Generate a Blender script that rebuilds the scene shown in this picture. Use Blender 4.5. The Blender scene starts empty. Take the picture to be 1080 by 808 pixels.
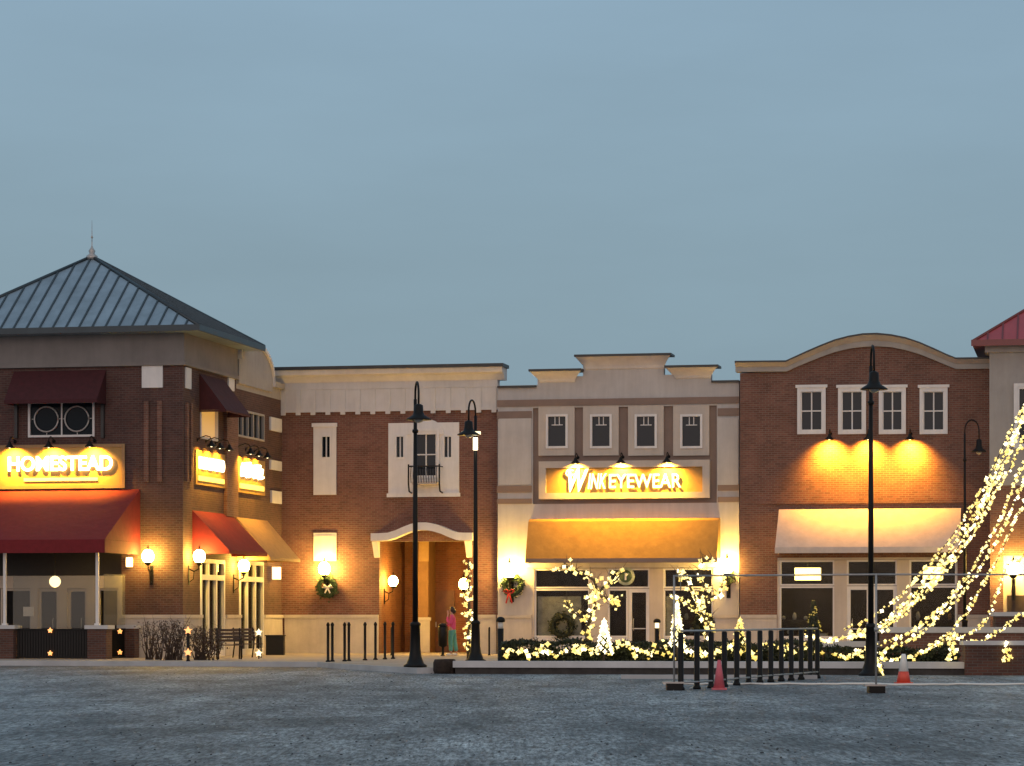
import bpy, math, random
from mathutils import Vector, Matrix
random.seed(7)
R = math.radians
SC = bpy.context.scene
COL = SC.collection
# ------------------------------------------------------------------ camera
FP, HZ, H, D0, TH = 3000.0, 649.0, 1.55, 104.0, R(11.5)
ct, st = math.cos(TH), math.sin(TH)
cam = bpy.data.cameras.new('camera'); co = bpy.data.objects.new('camera', cam); COL.objects.link(co)
co.location = (0, 0, H); co.rotation_euler = (R(90), 0, 0)
cam.sensor_width = 36; cam.lens = 36 * FP / 1080; cam.shift_y = (HZ - 404) / 1080
cam.clip_start = .5; cam.clip_end = 6000
SC.camera = co
# ------------------------------------------------------------------ world: overcast dusk, brighter and pinker towards the sunset behind the camera
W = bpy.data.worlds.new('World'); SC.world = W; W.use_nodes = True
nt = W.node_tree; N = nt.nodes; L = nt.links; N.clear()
def nd(t, **k):
    n = N.new(t)
    for a, b in k.items(): setattr(n, a, b)
    return n
out = nd('ShaderNodeOutputWorld')
sky = nd('ShaderNodeTexSky', sky_type='NISHITA', sun_disc=False, sun_elevation=R(3), sun_rotation=R(165), air_density=1.5, dust_density=2)
bgs = nd('ShaderNodeBackground'); bgs.inputs[1].default_value = .015
L.new(sky.outputs[0], bgs.inputs[0])
tc = nd('ShaderNodeTexCoord'); sp = nd('ShaderNodeSeparateXYZ'); L.new(tc.outputs['Generated'], sp.inputs[0])
rz = nd('ShaderNodeValToRGB'); L.new(sp.outputs[2], rz.inputs[0])
cr = rz.color_ramp; cr.elements[0].position = 0; cr.elements[0].color = (.20, .305, .375, 1)
cr.elements[1].position = 1; cr.elements[1].color = (.26, .40, .54, 1)
e = cr.elements.new(.1); e.color = (.212, .325, .405, 1)
e = cr.elements.new(.21); e.color = (.235, .36, .475, 1)
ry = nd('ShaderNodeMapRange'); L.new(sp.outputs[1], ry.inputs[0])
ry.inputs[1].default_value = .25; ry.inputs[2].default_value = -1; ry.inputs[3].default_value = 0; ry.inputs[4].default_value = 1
mp = nd('ShaderNodeMapping'); mp.inputs['Scale'].default_value = (2.2, 2.2, 9); L.new(tc.outputs['Generated'], mp.inputs[0])
nz = nd('ShaderNodeTexNoise'); nz.inputs['Scale'].default_value = 2.2; nz.inputs['Detail'].default_value = 5; nz.inputs['Roughness'].default_value = .55
L.new(mp.outputs[0], nz.inputs[0])
nr = nd('ShaderNodeMapRange'); L.new(nz.outputs[0], nr.inputs[0]); nr.inputs[1].default_value = .3; nr.inputs[2].default_value = .7
nr.inputs[3].default_value = .945; nr.inputs[4].default_value = 1.055
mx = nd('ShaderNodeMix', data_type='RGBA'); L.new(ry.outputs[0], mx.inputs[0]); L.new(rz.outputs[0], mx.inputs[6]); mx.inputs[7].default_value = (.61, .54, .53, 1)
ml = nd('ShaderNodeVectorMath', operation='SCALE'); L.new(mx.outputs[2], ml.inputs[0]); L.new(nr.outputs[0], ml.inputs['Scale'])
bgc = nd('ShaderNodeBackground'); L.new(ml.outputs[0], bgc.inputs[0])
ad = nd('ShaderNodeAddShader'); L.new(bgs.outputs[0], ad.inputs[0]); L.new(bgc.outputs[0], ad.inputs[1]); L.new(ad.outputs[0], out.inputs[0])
sl = bpy.data.lights.new('sun', 'SUN'); sl.energy = .32; sl.angle = R(25); sl.color = (1, .8, .72)
so = bpy.data.objects.new('sun', sl); COL.objects.link(so); so.rotation_euler = (R(80), 0, R(-15))
SC.view_settings.view_transform = 'Standard'; SC.view_settings.look = 'None'; SC.view_settings.exposure = 0; SC.view_settings.gamma = 1
SC.render.engine = 'CYCLES'
SC.cycles.use_denoising = True; SC.cycles.max_bounces = 6; SC.cycles.sample_clamp_indirect = 4; SC.cycles.transparent_max_bounces = 12
# ------------------------------------------------------------------ photograph measure -> real positions
def U(px, v):
    r = (px - 540) / FP; t = (v + D0 * ct) / (r * st + ct); return t * r * ct - (t - D0) * st
def DU(px, v):
    r = (px - 540) / FP; return (v + D0 * ct) / (r * st + ct)
def V(px, u):
    r = (px - 540) / FP; t = (u - D0 * st) / (r * ct - st); return t * r * st + (t - D0) * ct
def DV(px, u):
    r = (px - 540) / FP; return (u - D0 * st) / (r * ct - st)
def Zd(py, d): return H + (HZ - py) * d / FP
def FR(a, b, t_, b_, v):      # front rect
    d = DU((a + b) / 2, v); return (U(a, v), U(b, v), Zd(b_, d), Zd(t_, d))
def GX(px, d): return (px - 540) / FP * d
def W2(px, py, z=0):
    d = (H - z) * FP / (py - HZ); return (GX(px, d), d)
def F2W(p): return (p[0] * ct + p[1] * st, D0 - p[0] * st + p[1] * ct, p[2])
# ------------------------------------------------------------------ mesh helpers
class MB:
    def __init__(s): s.v = []; s.f = []; s.m = []; s.s = []; s.mi = 0
    def add(s, vs, fs, smooth=False):
        o = len(s.v); s.v += [tuple(p) for p in vs]
        for f in fs: s.f.append([i + o for i in f]); s.m.append(s.mi); s.s.append(smooth)
        return s
    def box(s, x0, x1, y0, y1, z0, z1):
        if x0 > x1: x0, x1 = x1, x0
        if y0 > y1: y0, y1 = y1, y0
        if z0 > z1: z0, z1 = z1, z0
        return s.add([(x0,y0,z0),(x1,y0,z0),(x1,y1,z0),(x0,y1,z0),(x0,y0,z1),(x1,y0,z1),(x1,y1,z1),(x0,y1,z1)],
            [(0,3,2,1),(4,5,6,7),(0,1,5,4),(1,2,6,5),(2,3,7,6),(3,0,4,7)])
    def hexa(s, b, t): return s.add(list(b) + list(t), [(0,3,2,1),(4,5,6,7),(0,1,5,4),(1,2,6,5),(2,3,7,6),(3,0,4,7)])
    def prism(s, poly, a, b, axis='y'):   # poly in (x,z) for axis y, (y,z) for axis x, (x,y) for axis z
        n = len(poly)
        def P(p, t): return {'y': (p[0], t, p[1]), 'x': (t, p[0], p[1]), 'z': (p[0], p[1], t)}[axis]
        vs = [P(p, a) for p in poly] + [P(p, b) for p in poly]
        return s.add(vs, [tuple(range(n)), tuple(range(2*n-1, n-1, -1))] + [(i, i+n, (i+1) % n + n, (i+1) % n) for i in range(n)])
    def tube(s, pts, r, n=8, cap=True):
        pts = [Vector(p) for p in pts]; k = len(pts)
        rr = r if isinstance(r, (list, tuple)) else [r] * k
        vs = []; fs = []; ref = None
        for i, p in enumerate(pts):
            d = (pts[min(i+1, k-1)] - pts[max(i-1, 0)]).normalized()
            if ref is None: ref = Vector((0,0,1)) if abs(d.z) < .9 else Vector((1,0,0))
            a = (ref - d * ref.dot(d)).normalized(); b = d.cross(a); ref = a
            for j in range(n):
                t = 2*math.pi*j/n; vs.append(p + (a*math.cos(t) + b*math.sin(t)) * rr[i])
        for i in range(k-1):
            for j in range(n): fs.append((i*n+j, i*n+(j+1) % n, (i+1)*n+(j+1) % n, (i+1)*n+j))
        if cap: fs += [tuple(range(n-1, -1, -1)), tuple(range((k-1)*n, k*n))]
        return s.add(vs, fs, True)
    def lathe(s, prof, c=(0,0,0), n=16, axis='z'):
        vs = []; fs = []
        for r, h in prof:
            for j in range(n):
                t = 2*math.pi*j/n; x, y = r*math.cos(t), r*math.sin(t)
                vs.append((c[0]+x, c[1]+y, c[2]+h) if axis == 'z' else (c[0]+x, c[1]+h, c[2]+y))
        k = len(prof)
        for i in range(k-1):
            for j in range(n): fs.append((i*n+j, i*n+(j+1) % n, (i+1)*n+(j+1) % n, (i+1)*n+j))
        fs += [tuple(range(n-1, -1, -1)), tuple(range((k-1)*n, k*n))]
        return s.add(vs, fs, True)
    def ball(s, c, r, n=12, m=8, sz=1):
        return s.lathe([(max(r*math.sin(math.pi*i/m), 1e-4), -r*sz*math.cos(math.pi*i/m)) for i in range(m+1)], c, n)
    def octa(s, c, r):
        x, y, z = c
        return s.add([(x+r,y,z),(x-r,y,z),(x,y+r,z),(x,y-r,z),(x,y,z+r),(x,y,z-r)],
            [(0,2,4),(2,1,4),(1,3,4),(3,0,4),(2,0,5),(1,2,5),(3,1,5),(0,3,5)])
    def leaf(s, c, r, rnd=random):
        a = Vector((rnd.gauss(0,1), rnd.gauss(0,1), rnd.gauss(0,1))).normalized(); b = a.orthogonal().normalized()
        c = Vector(c); b = (Matrix.Rotation(rnd.random()*6.28, 3, a) @ b); d = a.cross(b)
        return s.add([c-b*r, c-d*r*.45, c+b*r, c+d*r*.45], [(0,1,2,3)])
    def wall(s, u0, u1, z0, z1, v, th, ops, axis='y', mi_reveal=None):
        xs = sorted({u0, u1} | {min(max(x, u0), u1) for o in ops for x in o[:2]}); zs = sorted({z0, z1} | {min(max(z, z0), z1) for o in ops for z in o[2:]})
        def P(a, t, z): return (a, t, z) if axis == 'y' else (t, a, z)
        def solid(i, j):
            if i < 0 or j < 0 or i >= len(xs)-1 or j >= len(zs)-1: return False
            cx, cz = (xs[i]+xs[i+1])/2, (zs[j]+zs[j+1])/2
            return not any(o[0] < cx < o[1] and o[2] < cz < o[3] for o in ops)
        for i in range(len(xs)-1):
            for j in range(len(zs)-1):
                if not solid(i, j): continue
                a, b, c, d = xs[i], xs[i+1], zs[j], zs[j+1]
                for t in (v, v+th): s.add([P(a,t,c),P(b,t,c),P(b,t,d),P(a,t,d)], [(0,1,2,3)])
                if not solid(i-1, j): s.add([P(a,v,c),P(a,v+th,c),P(a,v+th,d),P(a,v,d)], [(0,1,2,3)])
                if not solid(i+1, j): s.add([P(b,v,c),P(b,v+th,c),P(b,v+th,d),P(b,v,d)], [(0,1,2,3)])
                if not solid(i, j-1): s.add([P(a,v,c),P(b,v,c),P(b,v+th,c),P(a,v+th,c)], [(0,1,2,3)])
                if not solid(i, j+1): s.add([P(a,v,d),P(b,v,d),P(b,v+th,d),P(a,v+th,d)], [(0,1,2,3)])
        return s
ORG = {}
def link(name, mb, mats, parent=None, org=None, world=None):
    """org = origin in the same coordinates as the vertices"""
    if not isinstance(mats, (list, tuple)): mats = [mats]
    po = ORG.get(parent.name, (0,0,0)) if parent else None
    if org is None: org = po if parent else (0,0,0)
    me = bpy.data.meshes.new(name)
    me.from_pydata([(x-org[0], y-org[1], z-org[2]) for x, y, z in mb.v], [], mb.f)
    for m in mats: me.materials.append(m)
    me.polygons.foreach_set('material_index', mb.m); me.polygons.foreach_set('use_smooth', mb.s); me.update()
    if not any(mb.s):
        pass
    o = bpy.data.objects.new(name, me); COL.objects.link(o); ORG[o.name] = org
    if parent: o.parent = parent; o.location = [a-b for a, b in zip(org, po)]
    return o
def tag(o, label, cat, group=None):
    o['label'] = label; o['category'] = cat
    if group: o['group'] = group
    return o
def place(o, org, frame):
    if frame == 'F': o.location = F2W(org); o.rotation_euler = (0, 0, -TH)
    else: o.location = org
    return o
def thing(name, label, cat, org, frame='F', group=None):
    o = bpy.data.objects.new(name, None); COL.objects.link(o); o.empty_display_size = .2; ORG[o.name] = org
    place(o, org, frame); return tag(o, label, cat, group)
def single(name, mb, mats, label, cat, org, frame='F', group=None):
    o = link(name, mb, mats, None, org); place(o, org, frame); return tag(o, label, cat, group)
def structure(name, mb, m, frame='W'):
    o = link(name, mb, m, None, (0,0,0)); place(o, (0,0,0), frame); o['kind'] = 'structure'; return o
def kids(o): return [c for c in bpy.data.objects if c.parent == o]
def dup(root, loc, rz, label, sc=None):
    def cp(o, par):
        c = o.copy(); COL.objects.link(c)
        if par: c.parent = par
        for k in CH.get(o.name, []): cp(k, c)
        return c
    global CH
    CH = {}
    for o in bpy.data.objects:
        if o.parent: CH.setdefault(o.parent.name, []).append(o)
    r = cp(root, None); r.location = loc; r.rotation_euler = (0, 0, rz); r['label'] = label
    if sc: r.scale = sc
    return r
def lamp_light(kind, parent, loc, energy, color=(1, .50, .10), radius=.12, aim=None, spot=None, blend=.6):
    l = bpy.data.lights.new('lamp_glow', kind); l.energy = energy; l.color = color; l.shadow_soft_size = radius
    if kind == 'SPOT': l.spot_size = R(spot); l.spot_blend = blend
    o = bpy.data.objects.new('lamp_glow', l); COL.objects.link(o); o.parent = parent; o.location = loc
    if aim is not None: o.rotation_euler = Vector(aim).to_track_quat('-Z', 'Y').to_euler()
    return o
# ------------------------------------------------------------------ materials
def mat(name, col, rough=.8, ns=3., amt=.25, bump=.0, metal=0, bs=40., col2=None, streak=0):
    m = bpy.data.materials.new(name); m.use_nodes = True; t = m.node_tree; n = t.nodes; l = t.links; b = n['Principled BSDF']
    b.inputs['Roughness'].default_value = rough; b.inputs['Metallic'].default_value = metal
    tcn = n.new('ShaderNodeTexCoord'); z = n.new('ShaderNodeTexNoise'); z.inputs['Scale'].default_value = ns; z.inputs['Detail'].default_value = 6; z.inputs['Roughness'].default_value = .65
    l.new(tcn.outputs['Object'], z.inputs[0])
    rp = n.new('ShaderNodeValToRGB'); l.new(z.outputs[0], rp.inputs[0]); rp.color_ramp.elements[0].position = .3; rp.color_ramp.elements[1].position = .7
    c2 = col2 or [min(c*(1+amt), 1) for c in col]
    rp.color_ramp.elements[0].color = (*[c*(1-amt) for c in col], 1); rp.color_ramp.elements[1].color = (*c2, 1)
    if streak:
        mpn = n.new('ShaderNodeMapping'); mpn.inputs['Scale'].default_value = (2.6, 2.6, .22); l.new(tcn.outputs['Object'], mpn.inputs[0])
        zs = n.new('ShaderNodeTexNoise'); zs.inputs['Scale'].default_value = 1.6; zs.inputs['Detail'].default_value = 7; zs.inputs['Roughness'].default_value = .7; l.new(mpn.outputs[0], zs.inputs[0])
        mr = n.new('ShaderNodeMapRange'); l.new(zs.outputs[0], mr.inputs[0]); mr.inputs[1].default_value = .36; mr.inputs[2].default_value = .6; mr.inputs[3].default_value = 1-streak; mr.inputs[4].default_value = 1.03
        vm = n.new('ShaderNodeVectorMath'); vm.operation = 'SCALE'; l.new(rp.outputs[0], vm.inputs[0]); l.new(mr.outputs[0], vm.inputs['Scale']); l.new(vm.outputs[0], b.inputs['Base Color'])
    else: l.new(rp.outputs[0], b.inputs['Base Color'])
    if bump:
        z2 = n.new('ShaderNodeTexNoise'); z2.inputs['Scale'].default_value = bs; z2.inputs['Detail'].default_value = 4; l.new(tcn.outputs['Object'], z2.inputs[0])
        bp = n.new('ShaderNodeBump'); bp.inputs['Strength'].default_value = bump; bp.inputs['Distance'].default_value = .02; l.new(z2.outputs[0], bp.inputs['Height']); l.new(bp.outputs[0], b.inputs['Normal'])
    return m
def brick(name, c1, c2, mortar, scale=1.0):
    m = bpy.data.materials.new(name); m.use_nodes = True; t = m.node_tree; n = t.nodes; l = t.links; b = n['Principled BSDF']; b.inputs['Roughness'].default_value = .9
    tcn = n.new('ShaderNodeTexCoord'); s = n.new('ShaderNodeSeparateXYZ'); l.new(tcn.outputs['Object'], s.inputs[0])
    a = n.new('ShaderNodeMath'); a.operation = 'ADD'; l.new(s.outputs[0], a.inputs[0]); l.new(s.outputs[1], a.inputs[1])
    c = n.new('ShaderNodeCombineXYZ'); l.new(a.outputs[0], c.inputs[0]); l.new(s.outputs[2], c.inputs[1])
    k = n.new('ShaderNodeTexBrick'); l.new(c.outputs[0], k.inputs[0]); k.inputs['Scale'].default_value = 1/scale
    k.inputs['Brick Width'].default_value = .22; k.inputs['Row Height'].default_value = .075; k.inputs['Mortar Size'].default_value = .009
    k.inputs['Color1'].default_value = (*c1, 1); k.inputs['Color2'].default_value = (*c2, 1); k.inputs['Mortar'].default_value = (*mortar, 1); k.inputs['Bias'].default_value = -.1
    z = n.new('ShaderNodeTexNoise'); z.inputs['Scale'].default_value = .9; z.inputs['Detail'].default_value = 8; z.inputs['Roughness'].default_value = .7; l.new(tcn.outputs['Object'], z.inputs[0])
    mr = n.new('ShaderNodeMapRange'); l.new(z.outputs[0], mr.inputs[0]); mr.inputs[1].default_value = .3; mr.inputs[2].default_value = .7; mr.inputs[3].default_value = .72; mr.inputs[4].default_value = 1.25
    vm = n.new('ShaderNodeVectorMath'); vm.operation = 'SCALE'; l.new(k.outputs[0], vm.inputs[0]); l.new(mr.outputs[0], vm.inputs['Scale']); l.new(vm.outputs[0], b.inputs['Base Color'])
    bp = n.new('ShaderNodeBump'); bp.inputs['Strength'].default_value = .4; bp.inputs['Distance'].default_value = .01; bp.invert = True; l.new(k.outputs['Fac'], bp.inputs['Height']); l.new(bp.outputs[0], b.inputs['Normal'])
    return m
def emis(name, col, s):
    m = bpy.data.materials.new(name); m.use_nodes = True; b = m.node_tree.nodes['Principled BSDF']
    b.inputs['Base Color'].default_value = (.8, .75, .6, 1); b.inputs['Emission Color'].default_value = (*col, 1); b.inputs['Emission Strength'].default_value = s
    return m
def glassy(name, tint, trans):
    m = bpy.data.materials.new(name); m.use_nodes = True; t = m.node_tree; n = t.nodes; l = t.links; b = n['Principled BSDF']
    b.inputs['Base Color'].default_value = (*tint, 1); b.inputs['Roughness'].default_value = .08; b.inputs['Specular IOR Level'].default_value = .14
    z = n.new('ShaderNodeTexNoise'); z.inputs['Scale'].default_value = .8; bp = n.new('ShaderNodeBump'); bp.inputs['Strength'].default_value = .06; l.new(z.outputs[0], bp.inputs['Height']); l.new(bp.outputs[0], b.inputs['Normal'])
    if trans > 0:
        tr = n.new('ShaderNodeBsdfTransparent'); tr.inputs[0].default_value = (.9, .92, .9, 1); mxs = n.new('ShaderNodeMixShader'); mxs.inputs[0].default_value = trans
        l.new(b.outputs[0], mxs.inputs[1]); l.new(tr.outputs[0], mxs.inputs[2]); l.new(mxs.outputs[0], n['Material Output'].inputs[0])
    return m
M = {}
M['brick'] = brick('red_brick', (.195,.083,.062), (.13,.054,.042), (.20,.14,.11))
M['brick1'] = brick('dark_red_brick', (.10,.044,.036), (.062,.028,.025), (.11,.08,.068))
M['brick4'] = brick('brown_brick', (.19,.083,.058), (.125,.054,.04), (.19,.14,.11))
M['brickp'] = brick('glow_tinted_brick', (.21,.07,.032), (.14,.046,.024), (.18,.095,.055))  # passage lining: orange lamp glow is put into the brick colour
M['brickw'] = brick('low_wall_brick', (.12,.05,.035), (.075,.034,.026), (.11,.085,.07))
M['stucco'] = mat('cream_stucco', (.62,.60,.58), .9, 1.2, .08, .2, streak=.06)
M['stucco3'] = mat('pale_grey_cream_stucco', (.50,.475,.455), .9, 1.2, .08, .2, streak=.08)
M['stucco2'] = mat('beige_stucco', (.52,.46,.40), .9, 1.2, .08, .2, streak=.06)
M['greyst'] = mat('grey_stucco', (.36,.335,.31), .9, 1.2, .1, .2, streak=.06)
M['dstucco'] = mat('dark_grey_stucco', (.21,.19,.18), .9, 1.2, .1, .2, streak=.06)
M['taupe'] = mat('taupe_stucco', (.235,.17,.14), .9, 1.5, .1, .2)
M['trim'] = mat('white_trim', (.72,.70,.68), .6, 2, .06, streak=.06)
M['stone'] = mat('pale_base_stone', (.52,.47,.41), .85, 1.5, .12, .3, streak=.06)
M['flash'] = mat('dark_metal_flashing', (.035,.035,.035), .45, 4, .2, metal=.3)
M['roof'] = mat('green_grey_metal_roof', (.24,.31,.36), .38, 1.1, .22, metal=.35)
M['seam'] = mat('roof_seam', (.035,.05,.06), .4, 2, .15, metal=.3)
M['redroof'] = mat('red_metal_roof', (.38,.055,.06), .35, 1.4, .12, metal=.1)
M['redroofd'] = mat('red_roof_edge', (.16,.03,.03), .4, 1.4, .12, metal=.1)
M['maroon'] = mat('maroon_canvas', (.055,.009,.012), .85, 6, .2, 1.0, bs=2.6)
M['red'] = mat('red_canvas', (.17,.008,.012), .85, 6, .15, 1.0, bs=2.6)
M['tan'] = mat('tan_canvas', (.36,.22,.10), .85, 6, .12, 1.0, bs=2.6)
M['ochre'] = mat('ochre_canvas', (.36,.20,.05), .85, 3, .14, 1.0, bs=2.6)
M['ivory'] = mat('ivory_canvas', (.60,.50,.42), .85, 3, .1, 1.0, bs=2.6)
M['signo'] = mat('ochre_sign_face', (.38,.23,.07), .7, 4, .12)
M['glass'] = glassy('dark_window_glass', (.008,.014,.02), 0)
M['shop'] = glassy('shop_glass', (.01,.01,.01), .75)
M['shop'].node_tree.nodes['Principled BSDF'].inputs['Specular IOR Level'].default_value = .22
M['vinyl'] = glassy('clear_patio_vinyl', (.3,.28,.25), .72)
M['inter'] = mat('shop_interior', (.16,.10,.07), .9, 2, .35)
M['interd'] = mat('shop_interior_dark', (.05,.035,.03), .9, 2, .4)
M['poster'] = mat('pale_window_poster', (.7,.66,.58), .8, 2.5, .4)
M['black'] = mat('black_painted_metal', (.005,.0045,.004), .5, 8, .3)
M['black'].node_tree.nodes['Principled BSDF'].inputs['Specular IOR Level'].default_value = .25
M['darkp'] = mat('black_rail_panel', (.01,.008,.007), .6, 8, .3)
M['dwood'] = mat('dark_bench_wood', (.08,.05,.035), .7, 8, .3)
M['grey'] = mat('galvanised_steel', (.42,.40,.38), .4, 8, .15, metal=.6)
M['conc'] = mat('pavement_concrete', (.40,.33,.26), .9, 1.0, .18, .3)
M['kerb'] = mat('kerb_concrete', (.46,.46,.46), .85, .7, .2, .3)
M['cap'] = mat('pale_wall_cap', (.56,.55,.54), .8, 1.0, .15, .2)
M['soil'] = mat('dark_mulch', (.03,.02,.014), 1, 8, .4, .5)
M['hedge'] = mat('hedge_leaf', (.022,.03,.012), .7, 6, .5)
M['fir'] = mat('wreath_fir', (.03,.06,.022), .7, 20, .5)
M['twig'] = mat('bare_twig', (.075,.05,.035), .9, 10, .3)
M['bark'] = mat('tree_bark', (.10,.07,.045), .9, 10, .3)
M['bow'] = mat('red_bow', (.5,.03,.025), .5, 10, .1)
M['coner'] = mat('orange_cone_rubber', (.75,.09,.05), .5, 10, .1)
M['conep'] = mat('faded_pink_cone_rubber', (.62,.13,.16), .6, 10, .15)
M['conew'] = mat('cone_white_band', (.85,.82,.75), .35, 10, .05)
M['skin'] = mat('skin', (.50,.27,.19), .55, 10, .05)
M['hair'] = mat('dark_brown_hair', (.03,.017,.012), .5, 30, .3)
M['pink'] = mat('pink_jacket', (.62,.07,.19), .8, 8, .12)
M['teal'] = mat('teal_trousers', (.10,.33,.28), .85, 8, .12)
M['paper'] = mat('white_notice', (.75,.72,.68), .7, 30, .1)
M['cable'] = mat('brown_light_cable', (.05,.035,.015), .7, 8, .2)
M['letter'] = emis('lit_letter_white', (1,.86,.55), 4.5)
M['letter2'] = emis('lit_letter_cream', (1,.84,.48), 1.9)
M['globe'] = emis('lit_globe', (1,.60,.10), 190)
M['globe2'] = emis('dazzling_globe', (1,.60,.12), 230)
M['globe3'] = emis('soft_patio_globe', (1,.72,.35), 5)
M['pend'] = emis('lit_shop_pendant', (1,.70,.22), 9)
M['bulb'] = emis('warm_bulb', (1,.78,.24), 1.7)
M['bulb2'] = emis('amber_bulb', (1,.68,.08), 1.0)
M['bulb3'] = emis('bright_bulb', (1,.86,.5), 3.2)
M['star'] = emis('orange_star_light', (1,.33,.04), 1.7)
M['curt'] = emis('lit_curtain', (1,.45,.06), .42)
# asphalt
def asphalt():
    m = bpy.data.materials.new('worn_asphalt'); m.use_nodes = True; t = m.node_tree; n = t.nodes; l = t.links; b = n['Principled BSDF']; b.inputs['Roughness'].default_value = .62; b.inputs['Specular IOR Level'].default_value = .35
    tcn = n.new('ShaderNodeTexCoord')
    def noise(sc, det, rough, m3=(1,1,1)):
        mpn = n.new('ShaderNodeMapping'); mpn.inputs['Scale'].default_value = m3; l.new(tcn.outputs['Object'], mpn.inputs[0])
        z = n.new('ShaderNodeTexNoise'); z.inputs['Scale'].default_value = sc; z.inputs['Detail'].default_value = det; z.inputs['Roughness'].default_value = rough; l.new(mpn.outputs[0], z.inputs[0]); return z
    a = noise(.12, 6, .6, (1, .45, 1)); g = noise(.9, 8, .75, (1, .22, 1)); f = noise(5, 7, .85, (1, .22, 1))
    def rr(src, lo, hi, o0, o1):
        q = n.new('ShaderNodeMapRange'); l.new(src.outputs[0], q.inputs[0]); q.inputs[1].default_value = lo; q.inputs[2].default_value = hi; q.inputs[3].default_value = o0; q.inputs[4].default_value = o1; return q
    q1 = rr(a, .38, .62, .6, 1.45); q2 = rr(g, .38, .62, .5, 1.55); q3 = rr(f, .32, .68, .35, 1.75)
    m1 = n.new('ShaderNodeMath'); m1.operation = 'MULTIPLY'; l.new(q1.outputs[0], m1.inputs[0]); l.new(q2.outputs[0], m1.inputs[1])
    f2 = noise(17, 3, .8, (1, .11, 1)); q4 = rr(f2, .38, .62, .3, 1.75)
    m0 = n.new('ShaderNodeMath'); m0.operation = 'MULTIPLY'; l.new(m1.outputs[0], m0.inputs[0]); l.new(q4.outputs[0], m0.inputs[1])
    m2 = n.new('ShaderNodeMath'); m2.operation = 'MULTIPLY'; l.new(m0.outputs[0], m2.inputs[0]); l.new(q3.outputs[0], m2.inputs[1])
    vm = n.new('ShaderNodeVectorMath'); vm.operation = 'SCALE'; vm.inputs[0].default_value = (.15, .165, .168); l.new(m2.outputs[0], vm.inputs['Scale']); l.new(vm.outputs[0], b.inputs['Base Color'])
    bp = n.new('ShaderNodeBump'); bp.inputs['Strength'].default_value = .7; bp.inputs['Distance'].default_value = .03; l.new(f.outputs[0], bp.inputs['Height']); l.new(bp.outputs[0], b.inputs['Normal'])
    return m
M['asph'] = asphalt()
# ------------------------------------------------------------------ ground, kerb, pavement
mb = MB(); mb.add([(-2500,-300,0),(2500,-300,0),(2500,4000,0),(-2500,4000,0)], [(0,1,2,3)]); structure('ground', mb, M['asph'])
edge = [W2(px, py) for px, py in ((-500,702),(0,702),(335,703.5),(365,706),(440,710.5),(500,710),(640,709.5),(900,709.5),(1018,709.5),(1500,709.5))]
mb = MB()
for (a, b) in zip(edge, edge[1:]):
    mb.add([(a[0],a[1],.14),(b[0],b[1],.14),(b[0],118,.14),(a[0],118,.14)], [(0,1,2,3)])
structure('pavement', mb, M['conc'])
mb = MB()
for (a, b) in zip(edge, edge[1:]):
    mb.hexa([(a[0],a[1]-.12,-.02),(b[0],b[1]-.12,-.02),(b[0],b[1]+.06,-.02),(a[0],a[1]+.06,-.02)], [(a[0],a[1]-.12,.152),(b[0],b[1]-.12,.152),(b[0],b[1]+.06,.152),(a[0],a[1]+.06,.152)])
structure('kerb', mb, M['kerb'])
a = W2(655,716); b = W2(862,716.5); mb = MB(); mb.hexa([(a[0],a[1],0),(b[0],b[1],0),(b[0],b[1]+.2,0),(a[0],a[1]+.2,0)], [(a[0],a[1],.1),(b[0],b[1],.1),(b[0],b[1]+.2,.1),(a[0],a[1]+.2,.1)])
structure('kerb_stone', mb, M['kerb'])
# ------------------------------------------------------------------ window builders
def rect_frame(mb, r, v0, v1, w, wt=None, wb=None):
    u0, u1, z0, z1 = r; wt = wt or w; wb = wb or w
    mb.box(u0, u0+w, v0, v1, z0, z1); mb.box(u1-w, u1, v0, v1, z0, z1)
    mb.box(u0+w, u1-w, v0, v1, z1-wt, z1); mb.box(u0+w, u1-w, v0, v1, z0, z0+wb)
def window(par, r, v, fw=.07, mull=(0,0), m='trim', gl='glass', proud=.05, name='window', label=None):
    u0, u1, z0, z1 = r; mb = MB(); rect_frame(mb, r, v-proud, v+.12, fw)
    a, b, c, d = u0+fw, u1-fw, z0+fw, z1-fw
    for i in range(mull[0]): x = a+(b-a)*(i+1)/(mull[0]+1); mb.box(x-.022, x+.022, v, v+.1, c, d)
    for i in range(mull[1]): z = c+(d-c)*(i+1)/(mull[1]+1); mb.box(a, b, v+.004, v+.096, z-.022, z+.022)
    w = link(name, mb, M[m], par, ((u0+u1)/2, v, z0))
    if label: w['label'] = label
    g = MB(); g.box(a, b, v+.045, v+.06, c, d); link('pane', g, M[gl], w)
    return w
# ================================================================== BUILDING 1 : corner restaurant with hipped roof
US = U(297, 0); VF = V(193, US); UL = -16.6; BZ = Zd(650, DU(100, VF)) - .06
dF = DU(150, VF)
b1 = thing('corner_restaurant', 'dark brick corner restaurant with grey-green hipped metal roof and red awnings', 'building', (-12.6, VF, 0))
band0, band1 = Zd(382, DU(193, VF)), Zd(346, DU(193, VF))
fs_front = FR(-14, 128, 583, 697, VF); fs_front = (UL+1.0, fs_front[1], .14, fs_front[3])
wf = FR(30, 100, 423, 461, VF)
def SR(a, b, t_, b_, u=US):
    v0, v1 = V(a, u), V(b, u); d = DV((a+b)/2, u); return (v0, v1, Zd(b_, d), Zd(t_, d))
s_win = SR(211, 229, 427, 464); s_win2 = SR(250, 278, 434, 463)
s_dr1 = SR(211, 236, 590, 682); s_dr2 = SR(252, 277, 592, 682)
s_dr1 = (*s_dr1[:2], .14, s_dr1[3]); s_dr2 = (*s_dr2[:2], .14, s_dr2[3])
mb = MB()
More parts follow.
